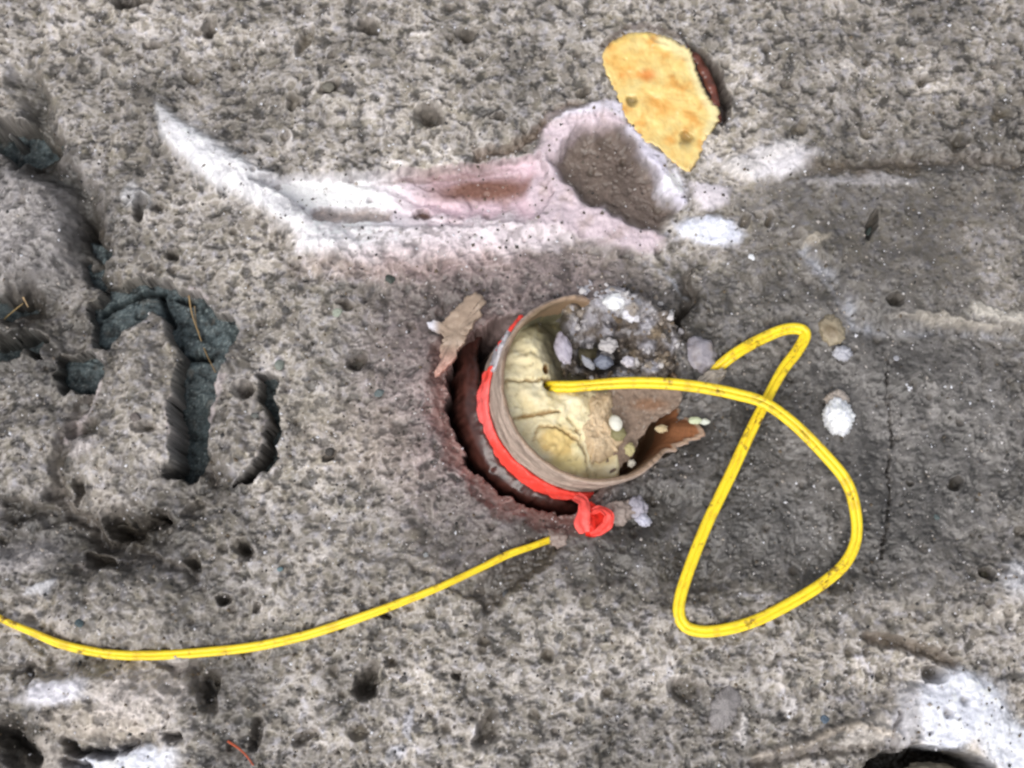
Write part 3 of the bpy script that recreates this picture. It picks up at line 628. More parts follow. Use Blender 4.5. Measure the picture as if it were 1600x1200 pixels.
# ------------------------------------------------------------------ the standing cardboard tube
tube = thing('cardboard_tube', tube_pt(0, 0, 90)[...], 'weathered cardboard tube plugged with yellow foam, sticking up tilted out of the snow', 'tube')
NT = 360
TH = np.linspace(0, 2 * np.pi, NT, endpoint=False); DG = np.degrees(TH); DGs = np.where(DG > 180, DG - 360, DG)
cn = np.cos(TH); sn = np.sin(TH)
tear = fbm(cn * 100, sn * 100, 26, 4, 60, .65)
tear2 = perlin(DG * .33, 0 * DG, 59) + .6 * perlin(DG * .9, 0 * DG, 58)
drop = 3 * tear + 3.5 * tear2 * ss(-75, -40, DGs) * ss(120, 60, DGs) + 30 * ss(20, 40, DG) * ss(100, 80, DG) + 12 * tear * ss(20, 40, DG) * ss(110, 90, DG)
drop = drop + (18 + 18 * tear) * ss(-20, -13, DGs) * ss(34, 20, DGs)          # torn low at right
tip = np.clip(1 - np.abs(DGs + 24 + 2 * tear2) / 15.0, 0, 1) * (1 + .16 * tear2); drop = drop - 38 * tip
out_t = 31 * tip                                                               # a tongue of wall bent outward
prof = [(-7, 210), (-7, 130), (-7.5, 90), (-7, 60), (-7, 34), (-7.5, 18), (-7, 8), (-6.2, 3), (-4.2, .6), (-1.6, 0), (.6, 1.5)] + [(1.6 + .9 * math.sin(q * 2.1) + .6 * math.sin(q * 5.3), 4 + q * 3.0) for q in range(36)] + [(.5, 210)]
rows = []; tones = []
for k, (dr, dd) in enumerate(prof):
    n1 = fbm(cn * 130 + 3.1 * k, sn * 130 + dd * .25, 22, 3, 62); n2 = fbm(DG * .55 + 0 * dd, np.full(NT, dd * 4.0), 11, 3, 63) * ss(0, 12, DG) * ss(360, 348, DG)
    r = RT + dr + 1.6 * n1 + 3.4 * n2 * (dr > 0) + out_t * ss(40, 0, np.full(NT, dd))
    rows.append(tube_pt(TH, r, dd + drop * ss(80, 20, dd) + 0.0))
    base = lin((172, 154, 141)) if dr > 0 else (lin((158, 134, 114)) if dr > -6.6 else lin((150, 124, 98)))
    st = (.10 * math.sin(dd * 1.9)) + .38 * fbm(cn * 30 + dd * 2.6, sn * 30 + dd * 2.6, 9, 3, 64) + .6 * n2
    c = base * (1 + st)[:, None]
    dm = (ss(.15, .5, fbm(cn * 90, sn * 90 + dd * 1.5, 20, 3, 65)) * .5)[:, None]; c = c * (1 - dm) + lin((98, 84, 74)) * dm
    if dr <= -4: 
        g = (ss(80, 130, DG) * ss(170, 140, DG) * .5)[:, None]; c = c * (1 - g) + lin((122, 108, 84)) * g
        g = (ss(-60, -30, DGs) * ss(20, -10, DGs) * (dd > 3) * .8)[:, None]; c = c * (1 - g) + lin((140, 84, 48)) * g
    else:
        g = (tip * .6)[:, None]; c = c * (1 - g) + lin((186, 152, 130)) * g
    tones.append(c)
rows = np.array(rows)
obj('tube_wall', make_mesh('tube_wall', rows.reshape(-1, 3), grid_faces(len(prof), NT, True)[:, ::-1], np.clip(np.array(tones), .01, .8).reshape(-1, 3)), 'card', parent=tube)

# foam plug inside the tube
NR, NA = 70, 260
ks = np.linspace(0, 1, NR); tha = np.linspace(0, 2 * np.pi, NA, endpoint=False)
KR, TA = np.meshgrid(ks, tha, indexing='ij')
def proj(p):
    v = (p * SC - CL) @ RC
    return 800 + (v[..., 0] / -v[..., 2]) / K, 600 - (v[..., 1] / -v[..., 2]) / K
flat_pts = tube_pt(TA, KR * (RT - 6.5), 48.0)
pu, pv = proj(flat_pts)
def foam_h(x, y):
    h = -70 * ss(962, 996, x) + 15 * fbm(x, y, 46, 3, 70) + 3.5 * fbm(x, y, 14, 3, 71)
    h += 12 * ss(150, 60, np.hypot(x - 850, y - 640)) 
    for pts, wd, dp in (([(770, 600), (800, 597), (835, 597), (855, 594)], 4.5, 9), ([(790, 660), (815, 652), (845, 647), (870, 646)], 4.5, 9), ([(832, 678), (842, 668), (862, 670), (900, 690), (918, 720)], 4, 7),
                        ([(835, 680), (838, 695), (850, 705)], 3.5, 5), ([(800, 560), (830, 552)], 4, 4), ([(884, 655), (898, 668), (918, 722), (924, 745)], 5, 10), ([(790, 630), (810, 640)], 3, 4)):
        d = line_d(x + 3 * perlin(x / 9, y / 9, 72), y + 3 * perlin(x / 9, y / 9, 73), pts, 30); h = h - dp * ss(wd, .5, d) + 1.5 * ss(wd * 3, wd, d)
    h -= 26 * ss(1.1, .3, ell(x, y, 856, 604, 11, 9)); h -= 12 * ss(1.1, .3, ell(x, y, 850, 579, 6, 8))
    for (cx, cy, rx, ry, rot, a) in ((898, 705, 8, 14, -40, 7), (858, 705, 6, 9, 20, 5), (818, 535, 20, 12, -20, 6), (812, 560, 30, 10, 5, 5), (835, 620, 30, 16, 0, 5), (885, 738, 22, 12, 0, 5)):
        h += a * ss(1.15, .3, ell(x, y, cx, cy, rx, ry, rot))
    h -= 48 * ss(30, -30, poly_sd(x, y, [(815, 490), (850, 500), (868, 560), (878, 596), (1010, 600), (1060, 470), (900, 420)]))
    h -= 14 * ss(20, -10, poly_sd(x, y, [(925, 700), (940, 700), (960, 760), (920, 760)]))
    return h
fh = foam_h(pu, pv) * ss(1.02, .96, KR) - 4 * ss(.93, 1, KR)
fp = flat_pts + fh[..., None] * AX
ft = np.broadcast_to(lin((238, 226, 188)), pu.shape + (3,)).copy()
def fmix(m, rgb):
    global ft; ft = ft * (1 - m[..., None]) + lin(rgb) * m[..., None]
fmix(ss(-.2, .5, fbm(pu, pv, 28, 3, 74)) * .5, (228, 210, 160)); fmix(ss(.1, .5, fbm(pu, pv, 18, 3, 75)) * .5, (246, 238, 212))
fmix(ss(1.2, .6, ell(pu, pv, 868, 693, 34, 26, 20)) * .75, (238, 204, 124)); fmix(ss(1.2, .5, ell(pu, pv, 885, 728, 34, 18)) * .5, (234, 212, 134))
fmix(ss(560, 500, pv) * .45, (206, 206, 156)); fmix(ss(1.25, .6, ell(pu, pv, 898, 705, 8, 13, -40)) * .8, (232, 222, 178))
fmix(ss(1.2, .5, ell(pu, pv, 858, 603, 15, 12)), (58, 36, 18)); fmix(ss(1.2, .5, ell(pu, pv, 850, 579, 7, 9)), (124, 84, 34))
fmix(ss(30, 0, poly_sd(pu, pv, [(820, 500), (850, 500), (870, 560), (880, 590), (1010, 600), (1060, 470), (900, 420)])) * .85, (64, 60, 44))  # shade under the snow pile, painted onto the foam
for pts, cc in (([(770, 600), (800, 597), (835, 597), (855, 594)], .6), ([(790, 660), (815, 652), (845, 647), (870, 646)], .8), ([(832, 690), (834, 678), (842, 668), (862, 670), (900, 690), (918, 720)], .6)):
    d = line_d(pu + 3 * perlin(pu / 9, pv / 9, 72), pv + 3 * perlin(pu / 9, pv / 9, 73), pts, 30); fmix(ss(3.5, .4, d) * cc, (150, 112, 58))
fmix(ss(.34, .6, fbm(pu, pv, 9, 2, 76)) * .5, (150, 132, 84))
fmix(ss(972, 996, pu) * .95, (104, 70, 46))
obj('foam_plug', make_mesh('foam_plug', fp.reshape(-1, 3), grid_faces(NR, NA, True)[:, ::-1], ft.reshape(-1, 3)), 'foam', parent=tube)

# peeled inner liner lying over the right half
liner = [(950, 590), (985, 585), (1030, 592), (1078, 608), (1072, 628), (1058, 636), (1046, 646), (1034, 652), (1018, 660), (1008, 676), (996, 690), (992, 708), (980, 722), (962, 736), (948, 744), (940, 735), (948, 715), (962, 700), (972, 680), (950, 655), (948, 620)]
def lh(x, y, e): return 6 * fbm(x, y, 40, 3, 80) + 2 * perlin(x / 7, y / 7, 81) + .10 * (x - 1000) - .06 * (y - 660)
def lt(x, y, e):
    c = lin((138, 120, 106)) * (1 + .3 * fbm(x, y, 20, 3, 82))[..., None]
    m = (ss(1.2, .3, ell(x, y, 1015, 632, 34, 12)) * .6)[..., None]; c = c * (1 - m) + lin((132, 92, 62)) * m
    m = (ss(.3, .55, fbm(x, y, 8, 2, 83)) * .6)[..., None]; c = c * (1 - m) + lin((176, 166, 156)) * m
    return c
slab('peeled_liner', liner, -22, 7, lh, lt, 'card', rings=30, n=170, jag=2.2, seed=8, parent=tube, bevel=.05, center=(1000, 650))
# pale strip laid on the wall, upper left
def band(name, a0, a1, dtop, dbot, off, tonef, m, parent, crump=1.0, na=130, nd=9, seed=0, thick=2.2, flare=0, **kw):
    th = np.radians(np.linspace(a0, a1, na)); q = np.linspace(0, 1, nd)
    s_ = np.linspace(0, 1, na)
    dt = np.interp(s_, np.linspace(0, 1, len(dtop)), dtop); db = np.interp(s_, np.linspace(0, 1, len(dbot)), dbot)
    jag = 2.0 * fbm(np.degrees(th) * 2.6, 0 * th + seed, 13, 3, 90 + seed); jag2 = 2.0 * fbm(np.degrees(th) * 2.6, 0 * th + seed, 13, 3, 94 + seed)
    rows = []; tn = []
    lay = [(qq, 1) for qq in q] + [(qq, 0) for qq in q[::-1]]
    for qq, o_ in lay:
        d = (dt + jag) * (1 - qq) + (db + jag2) * qq
        cr = crump * (2.6 * fbm(np.degrees(th) * 2.4, d * 1.2 + seed * 9, 20, 3, 96 + seed) + 2.2 * (np.abs(fbm(np.degrees(th) * 2.4 + d * .8, d * 2.2, 22, 2, 97 + seed)) * 1.6 - .4) + 2.2 * np.sin(qq * 9 + 2 * perlin(th * 6, th * 0 + .3, seed)) * .5)
        r = RT + off + (cr + thick if o_ else -1.5) + flare * (1 - (1 - qq) ** 2) * np.clip(np.sin(np.pi * s_) * 1.6, 0, 1)
        rows.append(tube_pt(th, r, d)); tn.append(tonef(th, d, qq))
    rows = np.array(rows); nr = len(lay)
    fcs = grid_faces(nr, na)
    # close bottom/top seams
    j = np.arange(na - 1); last = (nr - 1) * na
    cl = np.stack([last + j, last + j + 1, j + 1, j], -1); fcs = np.concatenate([fcs, cl])
    caps = []
    for e in (0, na - 1):
        for i in range(nd - 1):
            a = i * na + e; b = (i + 1) * na + e; c = (nr - 2 - i) * na + e; d_ = (nr - 1 - i) * na + e
            caps.append([a, b, c, d_])
    fcs = np.concatenate([fcs, np.array(caps)])
    return obj(name, make_mesh(name, rows.reshape(-1, 3), fcs, np.clip(np.array(tn), .01, .95).reshape(-1, 3)), m, parent=parent, **kw)
def pale_t(th, d, q): return lin((188, 184, 188)) * (1 + .14 * fbm(np.degrees(th) * 3, d * 2, 10, 3, 99))[:, None]
band('pale_strip', 143, 172, [22, 12, 8, 14, 26], [40, 48, 54, 52, 34], 2.2, pale_t, 'ice', tube, 1.5, 90, 9, 2, 4)

# ------------------------------------------------------------------ red marking tape round the tube
tape = thing('marking_tape', tube_pt(math.radians(230), RT, 90), 'crumpled red marking tape tied round the cardboard tube with a knotted end', 'tape')
def tape_t(th, d, q):
    n = fbm(np.degrees(th) * 2.2, d * 1.5, 18, 3, 101)
    c = lin((254, 78, 66)) * (1 + .12 * n)[:, None]
    dg = np.degrees(th); pale = (ss(172, 182, dg) * ss(212, 200, dg) * .45 + .35 * ss(.2, .6, n))[:, None]
    c = c * (1 - pale) + lin((252, 132, 132)) * pale
    mud = (ss(.38, .62, fbm(np.degrees(th) * 1.4, d * 2.5, 12, 3, 102)) * .45)[:, None]
    return c * (1 - mud) + lin((150, 92, 84)) * mud
band('tape_band', 168, 277, [34, 52, 64, 66, 62, 58, 60, 66, 66], [72, 86, 96, 104, 108, 110, 104, 90, 78], 4.0, tape_t, 'tape', tape, 1.1, 220, 13, 4, 3, flare=9)
band('tape_band', 133, 158, [22, 14, 18, 26], [36, 34, 36, 40], 3.2, tape_t, 'tape', tape, 1.4, 70, 7, 5, 3)
def ribbon(name, path, widths, m, parent, tonef, thick=2.0, seed=0):
    """folded strip: path of (px, py, z), widths of (half width, twist in degrees)"""
    p = np.array([P(*q) for q in path]); n = 46
    s_ = np.linspace(0, len(p) - 1, n); pp = np.stack([np.interp(s_, range(len(p)), p[:, k]) for k in range(3)], 1)
    for _ in range(3): pp[1:-1] = (pp[:-2] + 2 * pp[1:-1] + pp[2:]) / 4
    hw = np.interp(s_, range(len(p)), [q[0] for q in widths]); tw = np.radians(np.interp(s_, range(len(p)), [q[1] for q in widths]))
    tg = np.gradient(pp, axis=0); tg /= np.linalg.norm(tg, axis=1)[:, None]
    sd_ = np.cross(tg, [0, 0, 1.]); sd_ /= np.linalg.norm(sd_, axis=1)[:, None] + 1e-6; upv = np.cross(sd_, tg)
    rows = []; tn = []
    qs = np.linspace(-1, 1, 9)
    for o_ in (1, 0):
        for qq in (qs if o_ else qs[::-1]):
            a = np.cos(tw)[:, None] * sd_ + np.sin(tw)[:, None] * upv; b = -np.sin(tw)[:, None] * sd_ + np.cos(tw)[:, None] * upv
            cr = 1.8 * np.sin(qq * 5 + seed + s_ * 1.3) + 1.4 * fbm(s_ * 22, 0 * s_ + qq * 14, 12, 2, 110 + seed)
            rows.append(pp + a * (hw * qq)[:, None] + b * (cr + (thick if o_ else 0))[:, None]); tn.append(tonef(s_, qq))
    rows = np.array(rows)
    return obj(name, make_mesh(name, rows.reshape(-1, 3), grid_faces(18, n), np.clip(np.array(tn), .01, .95).reshape(-1, 3)), m, parent=parent)
def tt(base):
    return lambda s_, q: lin(base) * (1 + .14 * fbm(s_ * 20, 0 * s_ + q * 12, 14, 2, 115))[:, None]
ribbon('tape_tail', [(900, 776, 4), (912, 784, 18), (913, 800, 22), (909, 818, 20), (913, 832, 14)], [(8, 10), (9, 20), (9, -10), (13, 15), (8, 0)], 'tape', tape, tt((250, 96, 88)), seed=1)
ribbon('tape_tail', [(920, 786, 4), (930, 798, 2), (934, 812, 4), (928, 828, 8), (914, 832, 12)], [(7, 50), (11, 35), (15, 20), (11, 40), (6, 10)], 'tape', tape, tt((238, 52, 38)), seed=3)
ribbon('tape_tail', [(924, 800, 8), (938, 796, 16), (952, 804, 18), (950, 820, 14), (936, 830, 12), (922, 834, 10)], [(4, 20), (7, 60), (8, 20), (8, -20), (7, 10), (4, 0)], 'tape', tape, tt((250, 84, 74)), seed=6)

# ------------------------------------------------------------------ wet brown sleeve round the tube's foot
slv = thing('borehole_sleeve', tube_pt(math.radians(200), 170, 150), 'wet dark brown sleeve in the black gap left of the cardboard tube', 'sleeve')
th = np.radians(np.linspace(120, 300, 240)); prof2 = [(151, 230), (151, 118), (153, 98), (158, 88), (163, 88), (168, 92), (173, 95), (177, 100), (180, 108), (181, 124), (180, 160), (176, 230)]
rows = []; tn = []
wob = 9 * fbm(np.degrees(th) * 2, 0 * th, 50, 4, 120) + 34 * ss(2.95, 2.45, th) + 26 * ss(4.5, 5.0, th)
ctr = np.array([-4.0, -2.0, 0])
for (r, d) in prof2:
    n = fbm(np.degrees(th) * 2.2, 0 * th + r * 3 + d, 16, 3, 121); m2 = fbm(np.degrees(th) * 2.6, 0 * th + r * 2.6, 9, 2, 124)
    rows.append(tube_pt(th, r + wob * .6 + 3.2 * n + 2.2 * m2, d + wob + 5 * n + 2.0 * m2) + ctr)
    c = lin((66, 37, 31)) * (1 + .6 * n + .5 * m2)[:, None]; g = (ss(.0, .6, fbm(np.degrees(th), 0 * th + d, 18, 2, 122)) * .5)[:, None]
    tn.append(c * (1 - g) + lin((104, 60, 50)) * g)
obj('sleeve_wall', make_mesh('sleeve_wall', np.array(rows).reshape(-1, 3), grid_faces(len(prof2), 240)[:, ::-1], np.clip(np.array(tn), .005, .8).reshape(-1, 3)), 'plastic', parent=slv)

# ------------------------------------------------------------------ yellow cord, two strands side by side
def catmull(p, n):
    p = np.array(p, float); q = np.vstack([2 * p[0] - p[1], p, 2 * p[-1] - p[-2]]); out = []
    for i in range(1, len(q) - 2):
        for tq in np.linspace(0, 1, n, endpoint=False):
            a, b, c, d = q[i - 1], q[i], q[i + 1], q[i + 2]
            out.append(.5 * ((2 * b) + (-a + c) * tq + (2 * a - 5 * b + 4 * c - d) * tq ** 2 + (-a + 3 * b - 3 * c + d) * tq ** 3))
    out.append(q[-2]); return np.array(out)
def cord(name, pts, label, cat, sep, rad, n=14):
    """pts: px, py, z, twist (0 = strands side by side seen from above)"""
    if pts[0][0] < 850: pts = [(a, b, c if i < 12 or i > len(pts) - 4 else c - 10, d) for i, (a, b, c, d) in enumerate(pts)]
    w3 = np.array([list(P(a, b, c)) + [d] for a, b, c, d in pts])
    c = catmull(w3, n); p = c[:, :3]; tw = np.radians(c[:, 3])
    tg = np.gradient(p, axis=0); tg /= np.linalg.norm(tg, axis=1)[:, None]
    view = (CL / SC)[None] - p; view /= np.linalg.norm(view, axis=1)[:, None]
    up = np.array([0, -.2, 1.0]); sd_ = np.cross(tg, up); sd_ /= np.linalg.norm(sd_, axis=1)[:, None]; uu = np.cross(sd_, tg)
    off = np.cos(tw)[:, None] * sd_ + np.sin(tw)[:, None] * uu; oth = np.cross(tg, off)
    root = thing(name, p[0], label, cat)
    a = np.linspace(0, 2 * np.pi, 12, endpoint=False)
    for sgn in (-1, 1):
        cc = p + off * sgn * sep
        ring = cc[:, None, :] + rad * (np.cos(a)[None, :, None] * off[:, None, :] + np.sin(a)[None, :, None] * oth[:, None, :])
        k = ring.shape[0]
        var = 1 + .05 * perlin(np.arange(k) * .13, np.full(k, sgn * 2.0), 130)
        tone = np.repeat((lin((252, 220, 44)) * var[:, None])[:, None], 12, 1)
        dirty = ss(.1, .7, perlin(np.arange(k)[:, None] * .17, np.tile(np.arange(12) * .7, (k, 1)), 133) + .5 * perlin(np.arange(k)[:, None] * .6, np.tile(np.arange(12) * .9, (k, 1)), 134))[..., None] * .5
        tone = tone * (1 - dirty) + lin((176, 138, 40)) * dirty
        faces = grid_faces(k, 12, True)
        obj('strand', make_mesh('strand', ring.reshape(-1, 3), faces, tone.reshape(-1, 3)), 'cord', parent=root)
    return root
cord('yellow_cord', [(838, 602, -70, 20), (849, 603, -30, 10), (858, 604, -8, 5), (872, 604, 0, 5), (895, 604, 2, 8), (925, 602, 6, 25), (960, 599, 12, 10), (1000, 598, 22, 6), (1050, 600, 34, 4), (1100, 606, 46, 8), (1150, 616, 56, 10), (1195, 630, 62, 18),
                     (1240, 662, 64, 8), (1290, 712, 60, 2), (1322, 752, 54, 0), (1336, 795, 48, 12), (1338, 840, 42, 22), (1322, 878, 38, 10), (1290, 908, 34, 0), (1240, 940, 30, -4), (1180, 970, 26, 0), (1125, 985, 24, 4),
                     (1085, 985, 24, 8), (1064, 970, 26, 6), (1062, 938, 28, 0), (1078, 886, 30, -4), (1105, 818, 30, -2), (1140, 745, 32, 10), (1172, 676, 36, 30), (1196, 628, 38, 52), (1222, 580, 36, 40), (1246, 548, 32, 10),
                     (1258, 524, 30, 8), (1248, 514, 30, 20), (1222, 516, 28, 16), (1185, 532, 24, 6), (1150, 552, 16, 0), (1122, 574, 6, 20), (1100, 594, -14, 20)],
     'double yellow cord coming out of the foam plug and looping over the snow at right', 'cord', 3.8, 5.4)
def gz(x, y, d): return ground_z(x, y) + d
trail = [(905, 832, -40, 30), (884, 836, -22, 40), (860, 843, ground_z(852, 850) + 1, 60), (830, 854, 12, 66), (795, 866, 16, 55), (750, 888, 18, 66), (690, 916, 18, 62), (630, 940, 18, 48), (560, 966, 17, 30), (480, 992, 17, 24), (400, 1010, 16, 16), (320, 1019, 16, 8),
         (240, 1024, 15, 8), (170, 1022, 14, 14), (100, 1008, 14, 28), (50, 988, 14, 50), (0, 966, 14, 60), (-60, 930, 14, 60), (-160, 880, 14, 30), (-200, 866, -10, 30)]
trail = [(a, b, (ground_z(a, b) + 8 if -50 < a < 845 else c), d) for a, b, c, d in trail]
cord('yellow_cord', trail, 'long yellow cord trailing across the dirty snow from below the tube to the left edge', 'cord', 3.2, 4.2)

# ------------------------------------------------------------------ lumps
def ico(level):
    import bmesh
    bm = bmesh.new(); bmesh.ops.create_icosphere(bm, subdivisions=level, radius=1.0)
    v = np.array([q.co[:] for q in bm.verts]); f = np.array([[q.index for q in fc.verts] for fc in bm.faces]); bm.free(); return v, f
ICO = {k: ico(k) for k in (1, 2, 3, 4, 5)}
def lump_data(c, r, rot=0, level=4, rough=.25, fine=.08, seed=0, flat_cut=0):
    v, f = ICO[level]; v = v.copy()
    n = fbm3(v * 1.7, 1.0, 3, seed) * rough * 2 + fbm3(v * 6.5, 1.0, 2, seed + 31) * fine * 2
    if flat_cut:       # facets, as of broken ice or stone
        rs = np.random.RandomState(seed)
        for _ in range(9):
            d = rs.normal(size=3); d /= np.linalg.norm(d); k = v @ d; lim = rs.uniform(.55, .9); v = v - np.maximum(k - lim, 0)[:, None] * d * flat_cut
    v = v * (1 + n)[:, None] * np.array(r); a = math.radians(rot); ca, sa = math.cos(a), math.sin(a)
    v = np.stack([v[:, 0] * ca - v[:, 1] * sa, v[:, 0] * sa + v[:, 1] * ca, v[:, 2]], 1)
    return v + np.array(c), f, n
def lump(name, px, py, z, r, rgb, label, cat, m='ice', rot=0, level=4, rough=.25, fine=.08, seed=0, dirt=None, dirtamt=.4, group=None, flat_cut=0, rest=True):
    zz = (ground_z(px, py) + z) if rest else z
    c = P(px, py, zz)
    v, f, n = lump_data(c, r, rot, level, rough, fine, seed, flat_cut)
    tone = np.tile(lin(rgb), (len(v), 1)) * (1 + .12 * fbm3(v, 9, 2, seed + 3))[:, None]
    if dirt:
        g = (ss(-.1, .35, fbm3(v, max(r) * .8, 3, seed + 5)) * dirtamt)[:, None]; tone = tone * (1 - g) + lin(dirt) * g
    me = make_mesh(name, v, f, np.clip(tone, .01, .92), smooth=(flat_cut == 0))
    return obj(name, me, m, label=label, cat=cat, group=group, origin=c)
def cluster(name, blobs, label, cat, m='ice', dirt=(120, 105, 88), dirtamt=.5, level=3, kind=None, origin=None, rough=.3, fine=.12):
    V = []; F = []; T = []; n0 = 0
    for i, (px, py, z, r, rgb) in enumerate(blobs):
        c = P(px, py, z); v, f, n = lump_data(c, (r * random.uniform(.8, 1.25), r * random.uniform(.8, 1.25), r * random.uniform(.7, 1)), random.uniform(0, 180), level, rough, fine, 500 + i * 3)
        tn = np.tile(lin(rgb), (len(v), 1)) * (1 + .2 * fbm3(v, 7, 2, 7))[:, None]
        g = (ss(.0, .4, fbm3(v, 15, 3, 9)) * dirtamt)[:, None]; tn = tn * (1 - g) + lin(dirt) * g
        V.append(v); F.append(f + n0); T.append(tn); n0 += len(v)
    me = make_mesh(name, np.concatenate(V), np.concatenate(F), np.clip(np.concatenate(T), .01, .92))
    return obj(name, me, m, label=label, cat=cat, kind=kind, origin=P(blobs[0][0], blobs[0][1], origin or 0))

# the slumped snow that fills the upper right of the tube
pileo = [(822, 470), (850, 450), (885, 440), (925, 440), (965, 448), (1005, 462), (1045, 490), (1066, 530), (1058, 570), (1035, 590), (985, 596), (930, 592), (905, 590), (882, 594), (862, 572), (852, 540), (848, 512), (832, 496)]
def pile_h(x, y, e):
    h = -58 + 56 * ss(900, 1040, x) + 56 * ss(540, 452, y) * ss(850, 900, x)
    w3, i3 = worley(x + 5 * perlin(x / 9, y / 9, 3), y + 5 * perlin(x / 9, y / 9, 5), 30, 8); h = h + 24 * ss(20, 3, w3) * (.4 + .6 * ((i3 % 4) < 3)) + 15 * fbm(x, y, 34, 4, 160, .62); w1, i1 = worley(x + 3 * perlin(x / 6, y / 6, 1), y, 13, 5); h = h + 7 * ss(9, 1, w1) * ((i1 % 3) > 0) + 2 * perlin(x / 3, y / 3, 161)
    h -= 40 * ss(1.15, .5, ell(x + 9 * perlin(x / 12, y / 12, 4), y, 936, 560, 42, 29)); h -= 24 * ss(1.2, .3, ell(x, y, 865, 500, 20, 34, -20)); h -= 18 * ss(1.2, .4, ell(x, y, 965, 505, 20, 10, 0))
    return h - 8 * ss(.12, 0, e)
def pile_t(x, y, e):
    n = fbm(x, y, 22, 4, 162, .65); w1, i1 = worley(x + 3 * perlin(x / 6, y / 6, 1), y, 13, 5)
    w3, i3 = worley(x + 5 * perlin(x / 9, y / 9, 3), y + 5 * perlin(x / 9, y / 9, 5), 30, 8); c = lin((112, 103, 95)) * (1 + .4 * n)[..., None]
    def mx(c, m, rgb): return c * (1 - m[..., None]) + lin(rgb) * m[..., None]
    c = mx(c, ss(9, 2, w1) * ((i1 % 3) > 0) * ((i1 % 5) < 3) * .7, (190, 188, 192)); c = mx(c, ss(.15, .45, n) * .6, (178, 174, 176))
    c = mx(c, ss(.1, .4, -n) * .75, (84, 74, 60)); c = mx(c, ss(1.3, .3, ell(x, y, 960, 470, 60, 24, 20)) * .7, (212, 212, 220))
    c = mx(c, ss(1.2, .3, ell(x, y, 866, 500, 24, 40, -20)) * .6, (70, 64, 48)); c = mx(c, ss(18, 6, w3) * ((i3 % 5) < 3) * .75, (182, 180, 188)); c = mx(c, ss(16, 4, w3) * ((i3 % 5) == 4) * .6, (150, 132, 106)); c = mx(c, ss(1.15, .7, ell(x + 9 * perlin(x / 12, y / 12, 4), y, 936, 560, 42, 29)) * .8, (46, 44, 44))  # shade of the recesses is painted dark into the pile
    return mx(c, ss(.16, .02, e) * ss(985, 1030, x) * .9, (116, 107, 98))
pile = slab('snow_pile', pileo, 0, 40, pile_h, pile_t, 'snow', rings=90, n=330, jag=4.5, seed=22, label='crumbly grey snow and ice slumped into the upper right of the cardboard tube', cat='snow', bevel=.05, center=(960, 520))
lump('snow_chunk', 962, 472, 24, (17, 13, 11), (240, 242, 250), 'bright white snow chunk on the upper rim of the cardboard tube', 'snow chunk', rough=.3, fine=.16, seed=21, rest=False)
lump('snow_chunk', 988, 492, 20, (14, 12, 9), (222, 220, 228), 'pale snow chunk just right of and below the brightest one on the tube rim', 'snow chunk', rough=.4, fine=.18, seed=22, rest=False)
lump('ice_chunk', 880, 545, -14, (13, 26, 11), (184, 178, 190), 'lilac grey oval ice chunk inside the tube above the cord', 'ice chunk', rough=.2, fine=.05, seed=23, rot=12, rest=False)
lump('ice_chunk', 944, 566, -34, (17, 12, 9), (140, 146, 162), 'blue grey ice chunk in the dark hollow inside the tube', 'ice chunk', rough=.15, fine=.03, seed=24, rot=-15, rest=False, flat_cut=.8)
lump('ice_chunk', 918, 566, -26, (6, 13, 5), (164, 166, 174), 'narrow grey ice sliver left of the blue grey chunk in the tube', 'ice chunk', rough=.3, fine=.1, seed=25, rot=40, rest=False)
lump('ice_chunk', 982, 565, 4, (10, 9, 7), (196, 192, 200), 'small pale ice chunk just above the cord inside the tube', 'ice chunk', rough=.3, fine=.1, seed=26, rest=False)
lump('ice_chunk', 951, 540, -4, (14, 11, 8), (186, 182, 182), 'dull white ice chunk between the dark hollow and the tube rim', 'ice chunk', rough=.35, fine=.14, seed=27, rest=False)
lump('ice_chunk', 1094, 554, 5, (24, 28, 14), (160, 155, 162), 'rounded grey ice lump right of the tube beside the buried end of the cord', 'ice chunk', rough=.22, fine=.06, seed=28, rot=20, dirt=(140, 126, 112), dirtamt=.6)
lump('snow_chunk', 1310, 652, 12, (22, 27, 17), (238, 240, 250), 'lone white lump of snow lying right of the cord loop', 'snow chunk', rough=.16, fine=.17, seed=29, level=5)
lump('snow_chunk', 1308, 624, 10, (17, 13, 12), (186, 174, 164), 'tan crust fragment on top of the lone white snow lump', 'snow chunk', rough=.2, fine=.2, seed=30, rot=10, m='snow')
lump('snow_chunk', 1316, 552, 6, (14, 11, 9), (180, 180, 188), 'small grey white snow chunk between the cord bend and the lone lump', 'snow chunk', rough=.3, fine=.14, seed=31)
lump('ice_chunk', 1300, 517, 0, (20, 24, 10), (156, 144, 122), 'tan ice lump beside the upper bend of the cord', 'ice chunk', rough=.25, fine=.1, seed=32, dirt=(112, 96, 70), dirtamt=.7, m='snow', rot=20)
lump('ice_chunk', 1005, 812, 6, (13, 9, 7), (190, 190, 204), 'small bluish white ice chip right of the red tape knot', 'ice chunk', rough=.3, fine=.1, seed=33, rot=-30)
lump('ice_chunk', 996, 792, 8, (14, 17, 9), (164, 160, 170), 'grey ice chip under the tube rim, right of the red tape knot', 'ice chunk', rough=.3, fine=.1, seed=34, rot=20)
lump('snow_chunk', 966, 800, 4, (24, 18, 11), (150, 136, 128), 'brownish crumbly snow chunk between red tape knot and grey ice chip', 'snow chunk', rough=.4, fine=.2, seed=35, m='snow')
lump('snow_chunk', 874, 842, 1, (22, 13, 10), (140, 124, 116), 'muddy snow chunk that the trailing cord disappears under below the tube', 'snow chunk', rough=.4, fine=.2, seed=55, m='snow', rot=-20)
